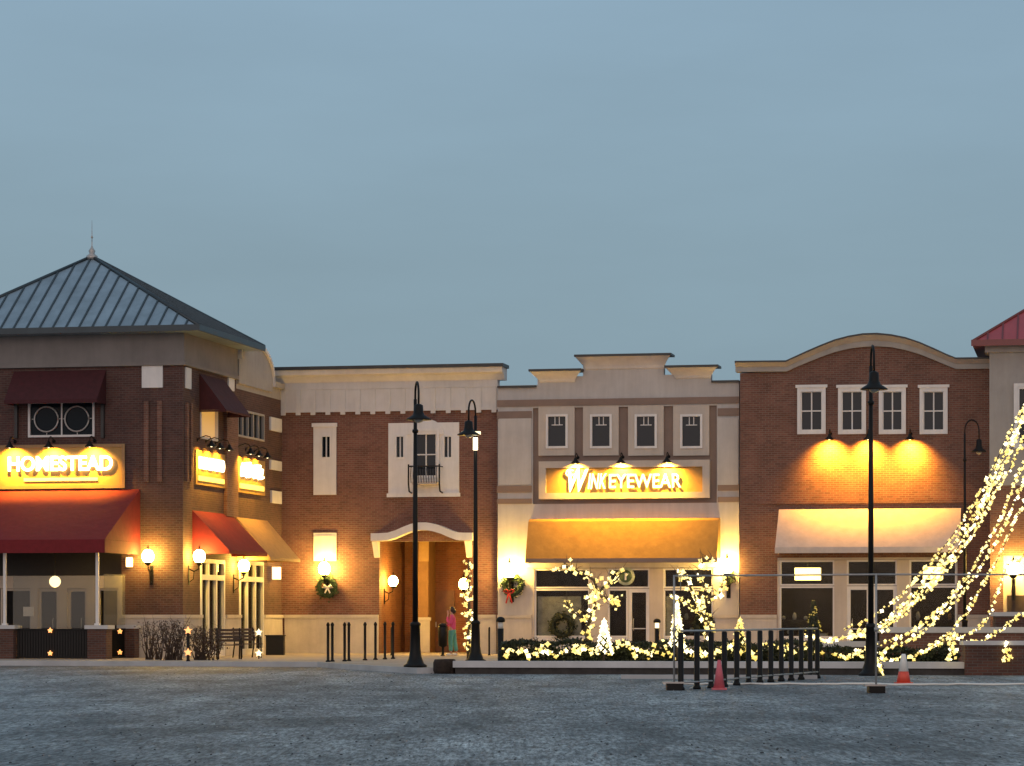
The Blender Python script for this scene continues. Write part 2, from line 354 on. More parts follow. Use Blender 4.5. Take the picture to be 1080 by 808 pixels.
mb.wall(UL, US, 0, band0, VF, .3, [fs_front, wf])
mb.wall(VF+.3, 4, 0, band0, US-.3, .3, [s_win, s_win2, s_dr1, s_dr2], 'x')
mb.box(UL, UL+.3, VF+.3, 4, 0, band0); mb.box(UL, US, 4, 4.3, 0, band0-1)
mb.box(UL+.3, US-.3, VF+.3, 4, 5.2, 5.4)   # upper floor slab
link('wall', mb, M['brick1'], b1)
vgab = V(249, US)
mb = MB(); 
mb.box(UL-.06, US+.06, VF-.06, vgab, band0, band1-.15); mb.box(UL-.14, US+.14, VF-.14, vgab, band1-.15, band1+.12); mb.box(UL-.12, US+.12, VF-.12, vgab-.01, band0-.1, band0+.02)
link('cornice', mb, M['dstucco'], b1)
mb = MB(); ez = Zd(342, 93.0); az = Zd(273, 98.6); ov = .8
r0, r1, r2, r3 = UL-ov-.2, US+ov, VF-ov, V(279, US+ov); au, av = U(97, (r2+r3)/2), (r2+r3)/2
A = (au, av, az); C = [(r0,r2,ez),(r1,r2,ez),(r1,r3,ez),(r0,r3,ez)]
mb.add([*C, A], [(0,1,4),(1,2,4),(2,3,4),(3,0,4)])
mb.box(r0, r1, r2, r3, ez-.16, ez-.002)
rf = link('roof', mb, [M['roof']], b1)
mb = MB()
def seam_face(p0, p1, n):
    p0, p1, a = Vector(p0), Vector(p1), Vector(A); mid_t = (a-p0).dot(p1-p0)/(p1-p0).length_squared
    foot = p0+(p1-p0)*mid_t; up = a-foot; nrm = (p1-p0).cross(up).normalized()*.035
    for i in range(1, n):
        t = i/n; q = p0+(p1-p0)*t
        k = t/mid_t if t < mid_t else (1-t)/(1-mid_t)
        e = q+up*k*.985; w = (p1-p0).normalized()*.028
        mb.hexa([q-w, q+w, q+w+nrm, q-w+nrm], [e-w, e+w, e+w+nrm, e-w+nrm])
seam_face(C[0], C[1], 21); seam_face(C[1], C[2], 20)
for c in C: mb.tube([c, A], .07, 6)
mb.box(r0-.04, r1+.04, r2-.04, r2+.02, ez-.17, ez+.03); mb.box(r1-.02, r1+.04, r2+.02, r3, ez-.17, ez+.03)
link('standing_seams', mb, M['seam'], rf)
mb = MB(); mb.lathe([(.2,-.1),(.2,.02),(.09,.1),(.12,.2),(.05,.3),(.018,.38),(.013,.62),(.045,.67),(.015,.73),(.005,1.25)], A, 12); link('finial', mb, M['grey'], rf)
# arched parapet on side wall
g0, g1 = V(249.5, US), V(285, US); gz0 = Zd(409, DV(267, US)); gz1 = Zd(379, DV(250, US)); gp = Zd(363, DV(266, US))
poly = [(g0, gz0)] + [(g1, gz0)] + [(g1+(g0-g1)*(.5-.5*math.cos(math.pi*i/14)), gz1-.65*(1-i/14)+(gp-gz1+.3)*math.sin(math.pi*i/14)**.75) for i in range(15)]
mb = MB(); mb.prism(poly, US-.3, US+.1, 'x'); link('arched_parapet', mb, M['greyst'], b1)
mb = MB(); pts = poly[2:]
for (p, q) in zip(pts, pts[1:]): mb.hexa([(US-.35,p[0],p[1]),(US+.2,p[0],p[1]),(US+.2,q[0],q[1]),(US-.35,q[0],q[1])], [(US-.35,p[0],p[1]+.13),(US+.2,p[0],p[1]+.13),(US+.2,q[0],q[1]+.13),(US-.35,q[0],q[1]+.13)])
link('parapet_cap', mb, M['trim'], b1)
mb = MB(); mb.box(US-.3, US+.01, vgab+.003, 3.9, band0-.4, band0-.003); mb.box(US-.3, US+.16, g1+.02, 3.9, band0-.003, band0+.2); link('rear_parapet', mb, M['greyst'], b1)
# quoins, blocks, pilaster strips, base course
for (a, t_, b_) in ((284,441,455),(284,486,496),(285,518,531)):
    mb = MB(); r = SR(a, 295.5, t_, b_); mb.box(US-.02, US+.07, r[0], r[1], r[2], r[3]); link('quoin', mb, M['trim'], b1)
mb = MB(); r = FR(150, 172, 386, 409, VF); mb.box(r[0], r[1], VF-.05, VF+.02, r[2], r[3]); link('accent_block', mb, M['trim'], b1)
for a, b, t_, b_ in ((195,200.5,388,410),(240,246,399,412)):
    mb = MB(); r = SR(a, b, t_, b_); mb.box(US-.02, US+.05, r[0], r[1], r[2], r[3]); link('accent_block', mb, M['trim'], b1)
for a in (152.5, 166.5):
    mb = MB(); r = FR(a, a+5, 423, 508, VF); mb.box(r[0], r[1], VF-.09, VF+.02, r[2], r[3]); link('brick_strip', mb, M['brick4'], b1)
for a in (195, 199): 
    mb = MB(); r = SR(a, a+1.8, 425, 508); mb.box(US-.02, US+.09, r[0], r[1], r[2], r[3]); link('brick_strip', mb, M['brick4'], b1)
for a, b in ((236,248),): # pilaster between bays
    mb = MB(); r = SR(a, b, 430, 545); mb.box(US-.02, US+.12, r[0], r[1], r[2], r[3]); link('pilaster', mb, M['brick4'], b1)
def base_course(par, x0, x1, y0, y1, side=None):
    mb = MB(); mb.box(x0, x1, y0, y1, .14, BZ); c = .05
    if side == 'x': mb.box(x0, x1+c, y0, y1, BZ+.001, BZ+.11)
    else: mb.box(x0, x1, y0-c, y1, BZ+.001, BZ+.11)
    link('base_course', mb, M['stone'], par)
base_course(b1, fs_front[1]+.02, US+.07, VF-.07, VF-.003)
for a, b in ((VF-.002, s_dr1[0]), (s_dr1[1], s_dr2[0]), (s_dr2[1], -.1)): base_course(b1, US+.003, US+.07, a, b, 'x')
# upper front window with awning
w = window(b1, wf, VF, .07, (1, 0), label='pair of white framed panes with a ring in each')
for k in (.27, .73):
    mb = MB(); cx = wf[0]+(wf[1]-wf[0])*k; cz = (wf[2]+wf[3])/2; n = 24
    mb.tube([(cx+.42*math.cos(6.283*i/n), VF+.0, cz+.42*math.sin(6.283*i/n)) for i in range(n+1)], .03, 6)
    for dx, dz in ((1,0),(-1,0),(0,-1)): mb.box(cx+dx*.42, cx+dx*.52+.02*abs(dz), VF+.01, VF+.03, cz+dz*.42, cz+dz*.55+.02*abs(dx))
    link('ring', mb, M['grey'], w)
def awning(par, a, b, v, zt, zb, proj, m, name='awning', val=.35, axis='y', sgn=-1, label=None, seams=0):
    """slope from the wall at zt down to zb at distance proj, closed sides, hanging valance"""
    mb = MB(); y1 = v+sgn*proj
    def P(x, y, z): return (x, y, z) if axis == 'y' else (y, x, z)
    th = .03
    v0 = v+sgn*.01
    mb.add([P(a,v0,zt),P(b,v0,zt),P(b,y1,zb),P(a,y1,zb)], [(0,1,2,3)])
    mb.add([P(a,v0,zt-th),P(b,v0,zt-th),P(b,y1,zb-th),P(a,y1,zb-th)], [(0,1,2,3)])
    for x in (a, b): mb.add([P(x,v0,zt),P(x,v0,zb-.0),P(x,y1,zb)], [(0,1,2)])
    mb.add([P(a,v0,zt),P(b,v0,zt),P(b,v0,zt-th),P(a,v0,zt-th)], [(0,1,2,3)])
    o = link(name, mb, M[m], par)
    if label: o['label'] = label
    vb = MB(); y2 = y1
    lo = min(y1-.012, y1+.012); hi = max(y1-.012, y1+.012)
    if axis == 'y':
        vb.box(a, b, lo, hi, zb-val, zb+.005)
        for x in (a, b): vb.box(x-.008, x+.008, min(v0,y1), max(v0,y1), zb-val, zb-.004)
    else:
        vb.box(lo, hi, a, b, zb-val, zb+.005)
        for x in (a, b): vb.box(min(v0,y1), max(v0,y1), x-.008, x+.008, zb-val, zb-.004)
    link('valance', vb, M[m], o)
    if seams:
        sb = MB()
        for i in range(1, seams): 
            x = a+(b-a)*i/seams
            sb.add([P(x-.012,v0,zt+.008),P(x+.012,v0,zt+.008),P(x+.012,y1,zb+.008),P(x-.012,y1,zb+.008)], [(0,1,2,3)])
        link('seam_ribs', sb, M[m], o)
    return o
r = FR(15, 112, 391, 424, VF); awning(b1, r[0], r[1], VF, r[3], Zd(420, dF-.9), .9, 'maroon', val=.12, label='maroon upper awning over the ringed window')
for x in (18, 109):
    mb = MB(); r = FR(x-1.5, x+1.5, 421, 462, VF); mb.box(r[0], r[1], VF-.12, VF-.003, r[2], r[3]); link('awning_bracket', mb, M['flash'], b1)
# big patio awning
PD = 3.5; uA = U(148, VF); zt = Zd(516, DU(148, VF)); zb = Zd(569, dF-PD)
aw = awning(b1, UL+.2, uA, VF, zt, zb, PD, 'red', val=.42, label='large deep red patio awning sloping down over the terrace')
# side windows, awnings, doors
w = MB()
def swindow(r, n, gl, name='window', label=None, fw=.07, fm='trim'):
    mb = MB(); y0, y1, z0, z1 = r
    mb.box(US-.14, US+.04, y0, y0+fw, z0, z1); mb.box(US-.14, US+.04, y1-fw, y1, z0, z1)
    mb.box(US-.14, US+.04, y0+fw, y1-fw, z0, z0+fw); mb.box(US-.14, US+.04, y0+fw, y1-fw, z1-fw, z1)
    for i in range(n): y = y0+(y1-y0)*(i+1)/(n+1); mb.box(US-.12, US+.02, y-.04, y+.04, z0+fw, z1-fw)
    o = link(name, mb, M[fm], b1, (US, (y0+y1)/2, z0)); 
    if label: o['label'] = label
    g = MB(); g.box(US-.08, US-.06, y0+fw, y1-fw, z0+fw, z1-fw); link('pane', g, M[gl], o); return o
swindow(s_win, 0, 'curt', label='side window glowing amber behind its curtain'); swindow(s_win2, 4, 'glass', label='dark side window with upright bars', fm='greyst')
v0, v1 = V(210, US), V(236.5, US); dS = DV(222, US)
awning(b1, v0, v1, US, Zd(394, DV(210, US)), Zd(432, DV(236, US+.9)), .95, 'maroon', val=.06, axis='x', sgn=1, label='small maroon awning high on the side wall')
v0, v1 = V(202.5, US), V(244, US); za = Zd(538, DV(201, US))
awning(b1, v0, v1, US, za, za-1.34, 1.3, 'red', val=.12, axis='x', sgn=1, label='bright red awning over the first side door')
v0, v1 = V(249, US), V(281.5, US); za = Zd(545.5, DV(249, US))
awning(b1, v0, v1, US, za, za-1.42, 1.25, 'tan', val=.1, axis='x', sgn=1, label='tan awning over the second side door')
def sdoor(r):
    y0, y1, z0, z1 = r; mb = MB(); fw = .1; zt = 2.75
    mb.box(US-.12, US+.05, y0, y0+fw, z0, z1); mb.box(US-.12, US+.05, y1-fw, y1, z0, z1); mb.box(US-.12, US+.05, y0+fw, y1-fw, z1-.14, z1)
    mb.box(US-.12, US+.05, y0+fw, y1-fw, zt, zt+.18)
    for k in (1, 2): y = y0+(y1-y0)*k/3; mb.box(US-.1, US+.03, y-.07, y+.07, zt+.18, z1-.14)
    for k in (1, 2): y = y0+(y1-y0)*k/3; mb.box(US-.1, US+.03, y-.07, y+.07, z0, zt)
    mb.box(US-.1, US+.03, y0+fw, y1-fw, z0, z0+.22)
    d = link('side_door', mb, M['trim'], b1, (US, (y0+y1)/2, z0)); g = MB(); g.box(US-.07, US-.055, y0+fw, y1-fw, z0+.22, z1-.14); link('pane', g, M['shop'], d)
    h = MB(); ym = (y0+y1)/2; h.tube([(US+.06, ym-.06, 1.0),(US+.1, ym-.06, 1.05),(US+.1, ym-.06, 1.35),(US+.06, ym-.06, 1.4)], .012, 6); link('handle', h, M['grey'], d)
sdoor(s_dr1); sdoor(s_dr2)
mb = MB(); mb.box(UL+.35, US-.35, VF+3.2, VF+3.3, .14, 5.1); mb.box(UL+.35, US-.35, VF+.32, VF+3.2, .142, .17); mb.box(UL+.35, US-.35, VF+3.3, 3.8, .142, .17); link('interior', mb, M['inter'], b1)
# front shop front under the awning
zh = Zd(607, dF)
mb = MB(); mb.box(fs_front[0], fs_front[1], VF+.02, VF+.2, zh, fs_front[3]); link('shade_dark_fascia', mb, M['darkp'], b1)  # near-black colour paints in the shade under the awning
mb = MB()
def pcol(a, b, m=None, z1=None):
    r = FR(a, b, 607, 690, VF); mb.box(r[0], r[1], VF-.03, VF+.2, .14, zh-.002)
for a, b in ((33,40),(62,71),(92,103),(125,129)): pcol(a, b)
r = FR(-90, 129, 607, 620, VF); mb.box(fs_front[0], r[1], VF-.026, VF+.196, zh-.42, zh-.003)
link('shopfront_frame', mb, M['stucco2'], b1)
for a, b in ((40,62),(71,92)):
    r = FR(a, b, 622, 690, VF); r = (r[0], r[1], .16, zh-.43)
    d = window(b1, r, VF+.05, .1, (0, 0), 'stucco2', 'shop', .0, 'front_door'); h = MB(); h.tube([(r[1]-.2,VF+.03,1.0),(r[1]-.2,VF-.03,1.05),(r[1]-.2,VF-.03,1.4),(r[1]-.2,VF+.03,1.45)], .012, 6); link('handle', h, M['grey'], d)
for a, b in ((-90,-60),(-60,-10),(0,33),(103,125)):
    r = FR(a, b, 622, 690, VF); r = (r[0], r[1], .9, zh-.43); window(b1, r, VF+.05, .07, (0, 0), 'stucco2', 'shop', .0)
    mb = MB(); mb.box(r[0], r[1], VF+.06, VF+.2, .14, .898); link('stall_riser', mb, M['stucco2'], b1)
mb = MB(); r = FR(24, 35, 640, 650, VF-.1); mb.box(r[0], r[1], VF-.06, VF-.035, r[2], r[3]); link('notice', mb, M['paper'], b1)
# patio : brick piers, railing panels, white posts, vinyl screens
PF = VF-PD+.15
def z_of(py, v, px): return Zd(py, DU(px, v))
pz = z_of(659.5, PF, 100)
def pier(a, b, lab, v=PF, depth=.55):
    o = thing('brick_pier', lab, 'pier', (U((a+b)/2, v), v+depth/2, 0), 'F', 'brick piers of the patio')
    mb = MB(); x0, x1 = U(a, v), U(b, v); mb.box(x0, x1, v, v+depth, 0, pz-.12); link('shaft', mb, M['brickw'], o)
    mb = MB(); mb.box(x0-.07, x1+.07, v-.07, v+depth+.07, pz-.12, pz); link('pier_cap', mb, M['cap'], o)
    return x0, x1
pA = pier(-3, 14, 'brick patio pier with pale cap, the one under the left white awning post')
pB = pier(92, 112, 'brick patio pier with pale cap at the patio front corner')
pC = (U(131, VF-.65), U(136, VF-.65)); o = thing('brick_pier', 'narrow brick pier where the patio railing meets the restaurant wall', 'pier', (pC[0], VF-.65, 0), 'F', 'brick piers of the patio')
xr = pB[1]-.3
mb = MB(); mb.box(xr-.25, xr+.3, VF-.6, VF-.13, 0, pz-.12); link('shaft', mb, M['brickw'], o); mb = MB(); mb.box(xr-.3, xr+.35, VF-.65, VF-.125, pz-.12, pz); link('pier_cap', mb, M['cap'], o)
def railing(lab, x0, x1, y0, y1):
    o = thing('patio_railing', lab, 'railing', ((x0+x1)/2, (y0+y1)/2, 0), 'F', 'dark patio railings')
    mb = MB(); L_ = max(x1-x0, y1-y0); n = int(L_/.09)
    if x1-x0 > y1-y0:
        mb.box(x0, x1, y0-.02, y0+.02, pz-.17, pz-.11); mb.box(x0, x1, y0-.02, y0+.02, .16, .21)
        for i in range(1, n): x = x0+L_*i/n; mb.box(x-.012, x+.012, y0-.012, y0+.012, .21, pz-.17)
        s = MB(); s.box(x0, x1, y0+.03, y0+.035, .16, pz-.13)
    else:
        mb.box(x0-.02, x0+.02, y0, y1, pz-.17, pz-.11); mb.box(x0-.02, x0+.02, y0, y1, .16, .21)
        for i in range(1, n): y = y0+L_*i/n; mb.box(x0-.012, x0+.012, y-.012, y+.012, .21, pz-.17)
        s = MB(); s.box(x0-.035, x0-.03, y0, y1, .16, pz-.13)
    link('bars', mb, M['black'], o); link('windbreak_cloth', s, M['darkp'], o)
railing('long dark patio railing across the front between the two capped piers', pA[1]+.02, pB[0]-.02, PF+.25, PF+.3)
railing('dark patio railing along the side of the terrace', xr, xr+.05, PF+.57, VF-.67)
railing('dark patio railing cut off by the left edge of the picture', UL, pA[0]-.02, PF+.25, PF+.3)
zpost = zb-.3
for k, (px, lab) in enumerate(((5.5,'white awning post on the left brick pier'),(103,'white awning post on the corner brick pier'))):
    x = U(px, PF+.27); mb = MB(); mb.box(x-.045, x+.045, PF+.2, PF+.29, pz, zpost+.3); mb.box(x-.08, x+.08, PF+.17, PF+.32, pz, pz+.06)
    single('awning_post', mb, M['trim'], lab, 'post', (x, PF+.245, pz), 'F', 'white posts of the patio awning')
x0, x1 = U(5.5, PF), U(103, PF)
mb = MB(); mb.box(UL+.3, x1+.05, PF+.3, PF+.36, zpost-.06, zpost+.04); single('awning_rail', mb, M['trim'], 'pale rail running under the front edge of the big red awning', 'rail', ((x0+x1)/2, PF+.33, zpost))
mb = MB(); mb.box(xr, xr+.01, PF+.6, VF-.7, pz, Zd(606, dF-1)); o = single('clear_screen', mb, M['vinyl'], 'clear vinyl screen above the side railing of the patio', 'screen', (xr, VF-1.5, pz))
mb = MB(); mb.box(x0+.1, x1-.1, PF+.42, PF+.43, pz-.1, Zd(607, dF-PD)); o = single('clear_screen', mb, M['vinyl'], 'clear vinyl screen across the patio front behind the white posts', 'screen', (x0, PF+.42, pz))
# hanging patio globe
x = U(58, VF-1.6); z = Zd(613.5, DU(58, VF-1.6))
o = thing('pendant_globe', 'small round cream globe lamp hanging under the red patio awning', 'lamp', (x, VF-1.6, z)); mb = MB(); mb.ball((x, VF-1.6, z), .19); link('globe', mb, M['globe3'], o)
mb = MB(); mb.tube([(x, VF-1.6, z+.18),(x, VF-1.6, z+1.4)], .012, 6); link('cord', mb, M['black'], o); lamp_light('POINT', o, (0,0,-.3), 12, radius=.15)
x, z = U(121, VF-.1), Zd(586, dF)
o = thing('wall_box_light', 'small yellow box light on the wall beside the patio awning end', 'lamp', (U(138, VF-.1), VF-.1, Zd(592, dF)))
def starlight(px, py, v, lab):
    x = U(px, v); z = Zd(py, DU(px, v)); mb = MB(); n = 10; pts = [( (.09 if i % 2 == 0 else .05)*math.cos(math.pi/2+i*math.pi/5), (.09 if i % 2 == 0 else .05)*math.sin(math.pi/2+i*math.pi/5)) for i in range(n)]
    mb.prism([(x+a, z+b) for a, b in pts], v-.03, v+.02); return single('star_light', mb, M['star'], lab, 'star light', (x, v, z), 'F', 'orange lights on the patio rails')
xb = MB(); r = FR(135, 140, 588, 598, VF); xb.box(r[0], r[1], VF-.2, VF-.003, r[2], r[3]); link('box', xb, M['letter2'], o, (U(138, VF-.1), VF-.1, Zd(592, dF))); lamp_light('POINT', o, (.0,-.35,0), 14)
for px, py, lab in ((1.5,665,'upper orange star light by the pier at the left edge'),(1.5,688,'lower orange star light by the pier at the left edge'),(53,665,'upper orange star light at the middle of the long patio railing'),(53,689,'lower orange star light at the middle of the long patio railing')):
    starlight(px, py, PF+.19, lab)
for py, lab in ((666,'upper orange star light on the side patio railing'),(688,'lower orange star light on the side patio railing')):
    v = PF+1.2; starlight(126.5, py, v, lab)
# ================================================================== lamps (wall)
def text_mesh(s, size, ext, offset=0, shear=0, spacing=1.0):
    cu = bpy.data.curves.new('lettering', 'FONT'); cu.body = s; cu.size = size; cu.extrude = ext; cu.offset = offset; cu.shear = shear; cu.space_character = spacing
    o = bpy.data.objects.new('lettering', cu); COL.objects.link(o); dg = bpy.context.evaluated_depsgraph_get(); dg.update()
    me = bpy.data.meshes.new_from_object(o.evaluated_get(dg)); bpy.data.objects.remove(o); return me
def letters(par, s, u0, u1, z0, z1, y, m, axis='y', offset=.0, shear=0, name='letters', depth=.04):
    me = text_mesh(s, 1, .02, offset, shear); xs = [v.co.x for v in me.vertices]; ys = [v.co.y for v in me.vertices]
    ax, bx, ay, by = min(xs), max(xs), min(ys), max(ys)
    for v in me.vertices:
        p = u0+(v.co.x-ax)/(bx-ax)*(u1-u0); q = z0+(v.co.y-ay)/(by-ay)*(z1-z0); d = y+(depth if v.co.z < 0 else 0)*(1 if axis == 'y' else -1)
        po = ORG[par.name]; v.co = (p-po[0], d-po[1], q-po[2]) if axis == 'y' else (d-po[0], p-po[1], q-po[2])
    me.materials.append(m); me.name = name
    o = bpy.data.objects.new(name, me); COL.objects.link(o); o.parent = par; ORG[o.name] = ORG[par.name]; return o
# front sign of building 1
r = FR(-6, 131, 471, 513, VF)
sg = thing('fascia_sign', 'long ochre sign with glowing white HOMESTEAD letters above the big red awning', 'sign', ((r[0]+r[1])/2, VF, r[2]))
mb = MB(); mb.box(r[0], r[1], VF-.06, VF-.004, r[2], r[3]); link('board', mb, M['signo'], sg)
mb = MB(); rect_frame(mb, (r[0]-.05, r[1]+.05, r[2]-.08, r[3]+.06), VF-.1, VF-.061, .1); link('board_frame', mb, M['tan'], sg)
q = FR(10, 120, 481, 497, VF); letters(sg, 'HOMESTEAD', q[0], q[1], q[2], q[3], VF-.15, M['letter'], offset=.025)
q = FR(26, 104, 504, 507.5, VF); mb = MB(); mb.box(q[0], q[1], VF-.09, VF-.062, q[2], q[3]); link('underline_bar', mb, emis('yellow_bar', (1,.72,.04), 1.0), sg)
# gooseneck prototype (local: wall at y=0, outward -y, shade hanging at origin level)
def gooseneck(label, org, frame_rot, energy, group='gooseneck lamps over the signs'):
    global GN
    if GN is None:
        o = bpy.data.objects.new('gooseneck_lamp', None); COL.objects.link(o); ORG[o.name] = (0,0,0); tag(o, label, 'wall lamp', group)
        mb = MB(); mb.lathe([(.02,.16),(.05,.13),(.07,.06),(.17,-.04),(.18,-.06),(.165,-.06),(.06,.05)], (0,-.5,0), 14); link('shade', mb, M['black'], o)
        mb = MB(); mb.tube([(0,0,.18),(0,-.12,.26),(0,-.3,.32),(0,-.45,.28),(0,-.5,.15)], .018, 6); mb.lathe([(.06,0),(.06,.03)], (0,-.03,.18), 10, 'y'); link('arm', mb, M['black'], o)
        mb = MB(); mb.ball((0,-.5,-.02), .05, 8, 6); link('lamp_bulb', mb, M['bulb3'], o)
        GN = o; r = o
    else: r = dup(GN, (0,0,0), 0, label)
    r.location = F2W(org); r.rotation_euler = (0,0,frame_rot); return r
GN = None
gl = []
for px, n in ((16,'left'),(57,'middle'),(100,'right')):
    gl.append((gooseneck('black gooseneck lamp, %s of the three above the HOMESTEAD letters' % n, (U(px, VF), VF, Zd(470, dF)), -TH, 0), 20))
for px, py, s in ((210,470,'first'),(219,472,'second'),(229,474,'third')):
    gl.append((gooseneck('small black gooseneck lamp over the nearer side sign, %s from the street corner' % s, (US, V(px-2, US), Zd(py, DV(px, US))), R(90)-TH, 0), 7))
for px, py, s in ((252,478,'first'),(261,480,'second'),(270,482,'third')):
    gl.append((gooseneck('small black gooseneck lamp over the farther side sign, %s from the street corner' % s, (US, V(px-2, US), Zd(py, DV(px, US))), R(90)-TH, 0), 7))
# side signs
def sidesign(a, b, t_, b_, lab, txt):
    r = SR(a, b, t_, b_); o = thing('side_sign', lab, 'sign', (US, (r[0]+r[1])/2, r[2])); mb = MB(); mb.box(US+.004, US+.06, r[0], r[1], r[2], r[3]); link('board', mb, M['signo'], o)
    h = (r[3]-r[2]); w_ = r[1]-r[0]
    if txt: letters(o, txt, r[0]+w_*.08, r[1]-w_*.06, r[2]+h*.46, r[2]+h*.82, US+.11, M['letter'], 'x', .03)
    else:
        mb = MB(); rd = random.Random(3); n = 9
        for i in range(n):
            y = r[0]+w_*(.1+.8*i/n); z0 = r[2]+h*(.46+.06*rd.random()); z1 = r[2]+h*(.74+.14*rd.random())
            mb.tube([(US+.09, y, z0),(US+.09, y+.12*rd.random(), (z0+z1)/2+.04),(US+.09, y+w_*.05, z1)], .06, 6); mb.tube([(US+.09, y, z0),(US+.09, y+w_*.09, z0+.05)], .05, 6)
        link('letters', mb, M['letter'], o)
    mb = MB(); mb.box(US+.061, US+.09, r[0]+w_*.06, r[1]-w_*.06, r[2]+h*.12, r[2]+h*.26); link('underline_bar', mb, bpy.data.materials['yellow_bar'], o)
sidesign(205, 236, 477, 513, 'glowing restaurant sign on the side wall over the bright red awning', 'HOMESTEAD')
sidesign(249, 278, 484, 521, 'glowing sign with loose script letters on the side wall over the tan awning', None)
# globe wall lantern prototype
GL = None
def lantern(label, org, rot, energy, scale=1, glow=True):
    global GL
    if GL is None:
        o = bpy.data.objects.new('globe_wall_lamp', None); COL.objects.link(o); ORG[o.name] = (0,0,0); tag(o, label, 'wall lamp', 'lit globe lamps on the shop walls')
        mb = MB(); mb.ball((0,-.38,.0), .20, 16, 10, 1.15); link('globe', mb, M['globe'], o)
        mb = MB(); mb.lathe([(.05,-.3),(.11,-.24),(.12,-.2),(.05,-.19)], (0,-.38,0), 12); mb.tube([(0,-.38,-.28),(0,-.36,-.42),(0,-.2,-.5),(0,-.02,-.42)], .025, 6); mb.tube([(0,-.2,-.5),(0,-.18,-.75),(0,-.03,-.86)], .018, 6); link('arm', mb, M['black'], o)
        mb = MB(); mb.box(-.06, .06, -.03, -.003, -.95, -.3); link('backplate', mb, M['black'], o)
        mb = MB(); mb.lathe([(.06,.2),(.03,.27),(.012,.36)], (0,-.38,0.02), 10); link('finial', mb, M['black'], o)
        GL = o; r = o
    else: r = dup(GL, (0,0,0), 0, label)
    r.location = F2W(org); r.rotation_euler = (0,0,rot); r.scale = (scale,)*3
    if energy > 50:
        for c in r.children:
            if c.name.startswith('globe'): c.data = c.data.copy(); c.data.materials[0] = M['globe2']
    return r
RW = -TH
lantern('lit globe lamp on the brick wall between the big red awning and the corner', (U(160, VF), VF-.003, Zd(587, dF)), RW, 26)
lantern('large lit globe lamp on the side wall before the first side door', (US, V(198.7, US), Zd(587, DV(200, US))), R(90)-TH, 30)
lantern('lit globe lamp on the side wall between the two side doors', (US, V(246.3, US), Zd(597, DV(247, US))), R(90)-TH, 26)
# ================================================================== BUILDING 2 : brick link with arched passage
b2 = thing('link_building', 'red brick building with wide cream cornice, arched passage and small balcony', 'building', (U(410, 0), 0, 0))
e0, e1 = US, U(524.5, 0)
zc0, zc1 = Zd(433, 105), Zd(387, 105)
pas = FR(400, 495, 571, 700, 0); pas = (*pas[:2], .14, pas[3])
w_n = FR(338.5, 350, 459, 484, 0); wl = FR(417, 427.5, 459, 484, 0); wr = FR(467.5, 478, 459, 484, 0); wc = FR(438, 461, 455, 504, 0)
mb = MB(); mb.wall(e0, e1, 0, zc0, 0, .35, [pas, w_n, wl, wr, wc]); mb.box(e0, e1, 7, 7.3, 0, zc1-.5); mb.box(e0, e1, .36, 6.99, pas[3]+.9, pas[3]+1.1); link('wall', mb, M['brick'], b2)
mb = MB(); mb.box(e0-.02, e1+.03, -.1, .3, zc0-.02, zc0+1.05)
mb.prism([(-.1, zc0+1.05), (.3, zc0+1.05), (.3, zc1-.12), (-.62, zc1-.12), (-.55, zc1-.3), (-.3, zc0+1.25)], e0-.35, e1+.3, 'x')
link('cornice', mb, M['stucco'], b2)
cb = MB(); n = 14
for i in range(n+1):
    x = e0+.1+(e1-e0-.2)*i/n; cb.box(x-.09, x+.09, -.14, -.101, zc0-.14, zc0+.78)
cb.box(e0-.02, e1+.03, -.13, -.101, zc0+.8, zc0+.86); cb.box(e0-.02, e1+.03, -.125, -.1012, zc0-.04, zc0+.05); link('cornice_brackets', cb, M['stucco'], b2)
mb = MB(); mb.box(e0-.4, e1+.36, -.7, .4, zc1-.12, zc1); link('coping', mb, M['flash'], b2)
# passage interior
mb = MB(); mb.box(pas[0]-.3, pas[0]-.003, .352, 4, .0, pas[3]+.8); mb.box(pas[1]+.003, pas[1]+.3, .352, 4, .0, pas[3]+.8); mb.box(pas[0]-.3, pas[1]+.3, 4, 4.2, .0, pas[3]+.8); link('passage_lining', mb, M['brickp'], b2)
for a, b in ((441, 453),):
    x0, x1 = U(a, 3), U(b, 3); mb = MB(); mb.box(x0, x1, 2.8, 3.995, .14, pas[3]+.8); q = link('passage_pier', mb, mat('tan_pier_render', (.24,.13,.06), .9, 3, .15), b2); mb = MB(); mb.box(x0-.07, x1+.07, 2.72, 2.798, .14, 1.35); mb.box(x0-.12, x1+.12, 2.68, 2.798, 1.352, 1.47); link('pier_base', mb, M['stone'], q)
x0, x1 = U(457, 3.9), U(479, 3.9); mb = MB(); mb.box(x0, x1, 3.93, 3.99, .16, 2.5); q = link('passage_door', mb, mat('brown_door', (.13,.05,.025), .6), b2); mb = MB(); mb.box(x0+.08, x0+.13, 3.89, 3.93, 1.1, 1.3); link('handle', mb, M['grey'], q)
mb = MB(); x0, x1 = U(442, 2.5), U(452, 2.5); zz = Zd(592, 107); mb.box(x0, x1, 2.5, 2.62, zz, Zd(562, 107)); link('hanging_panel', mb, M['tan'], b2)
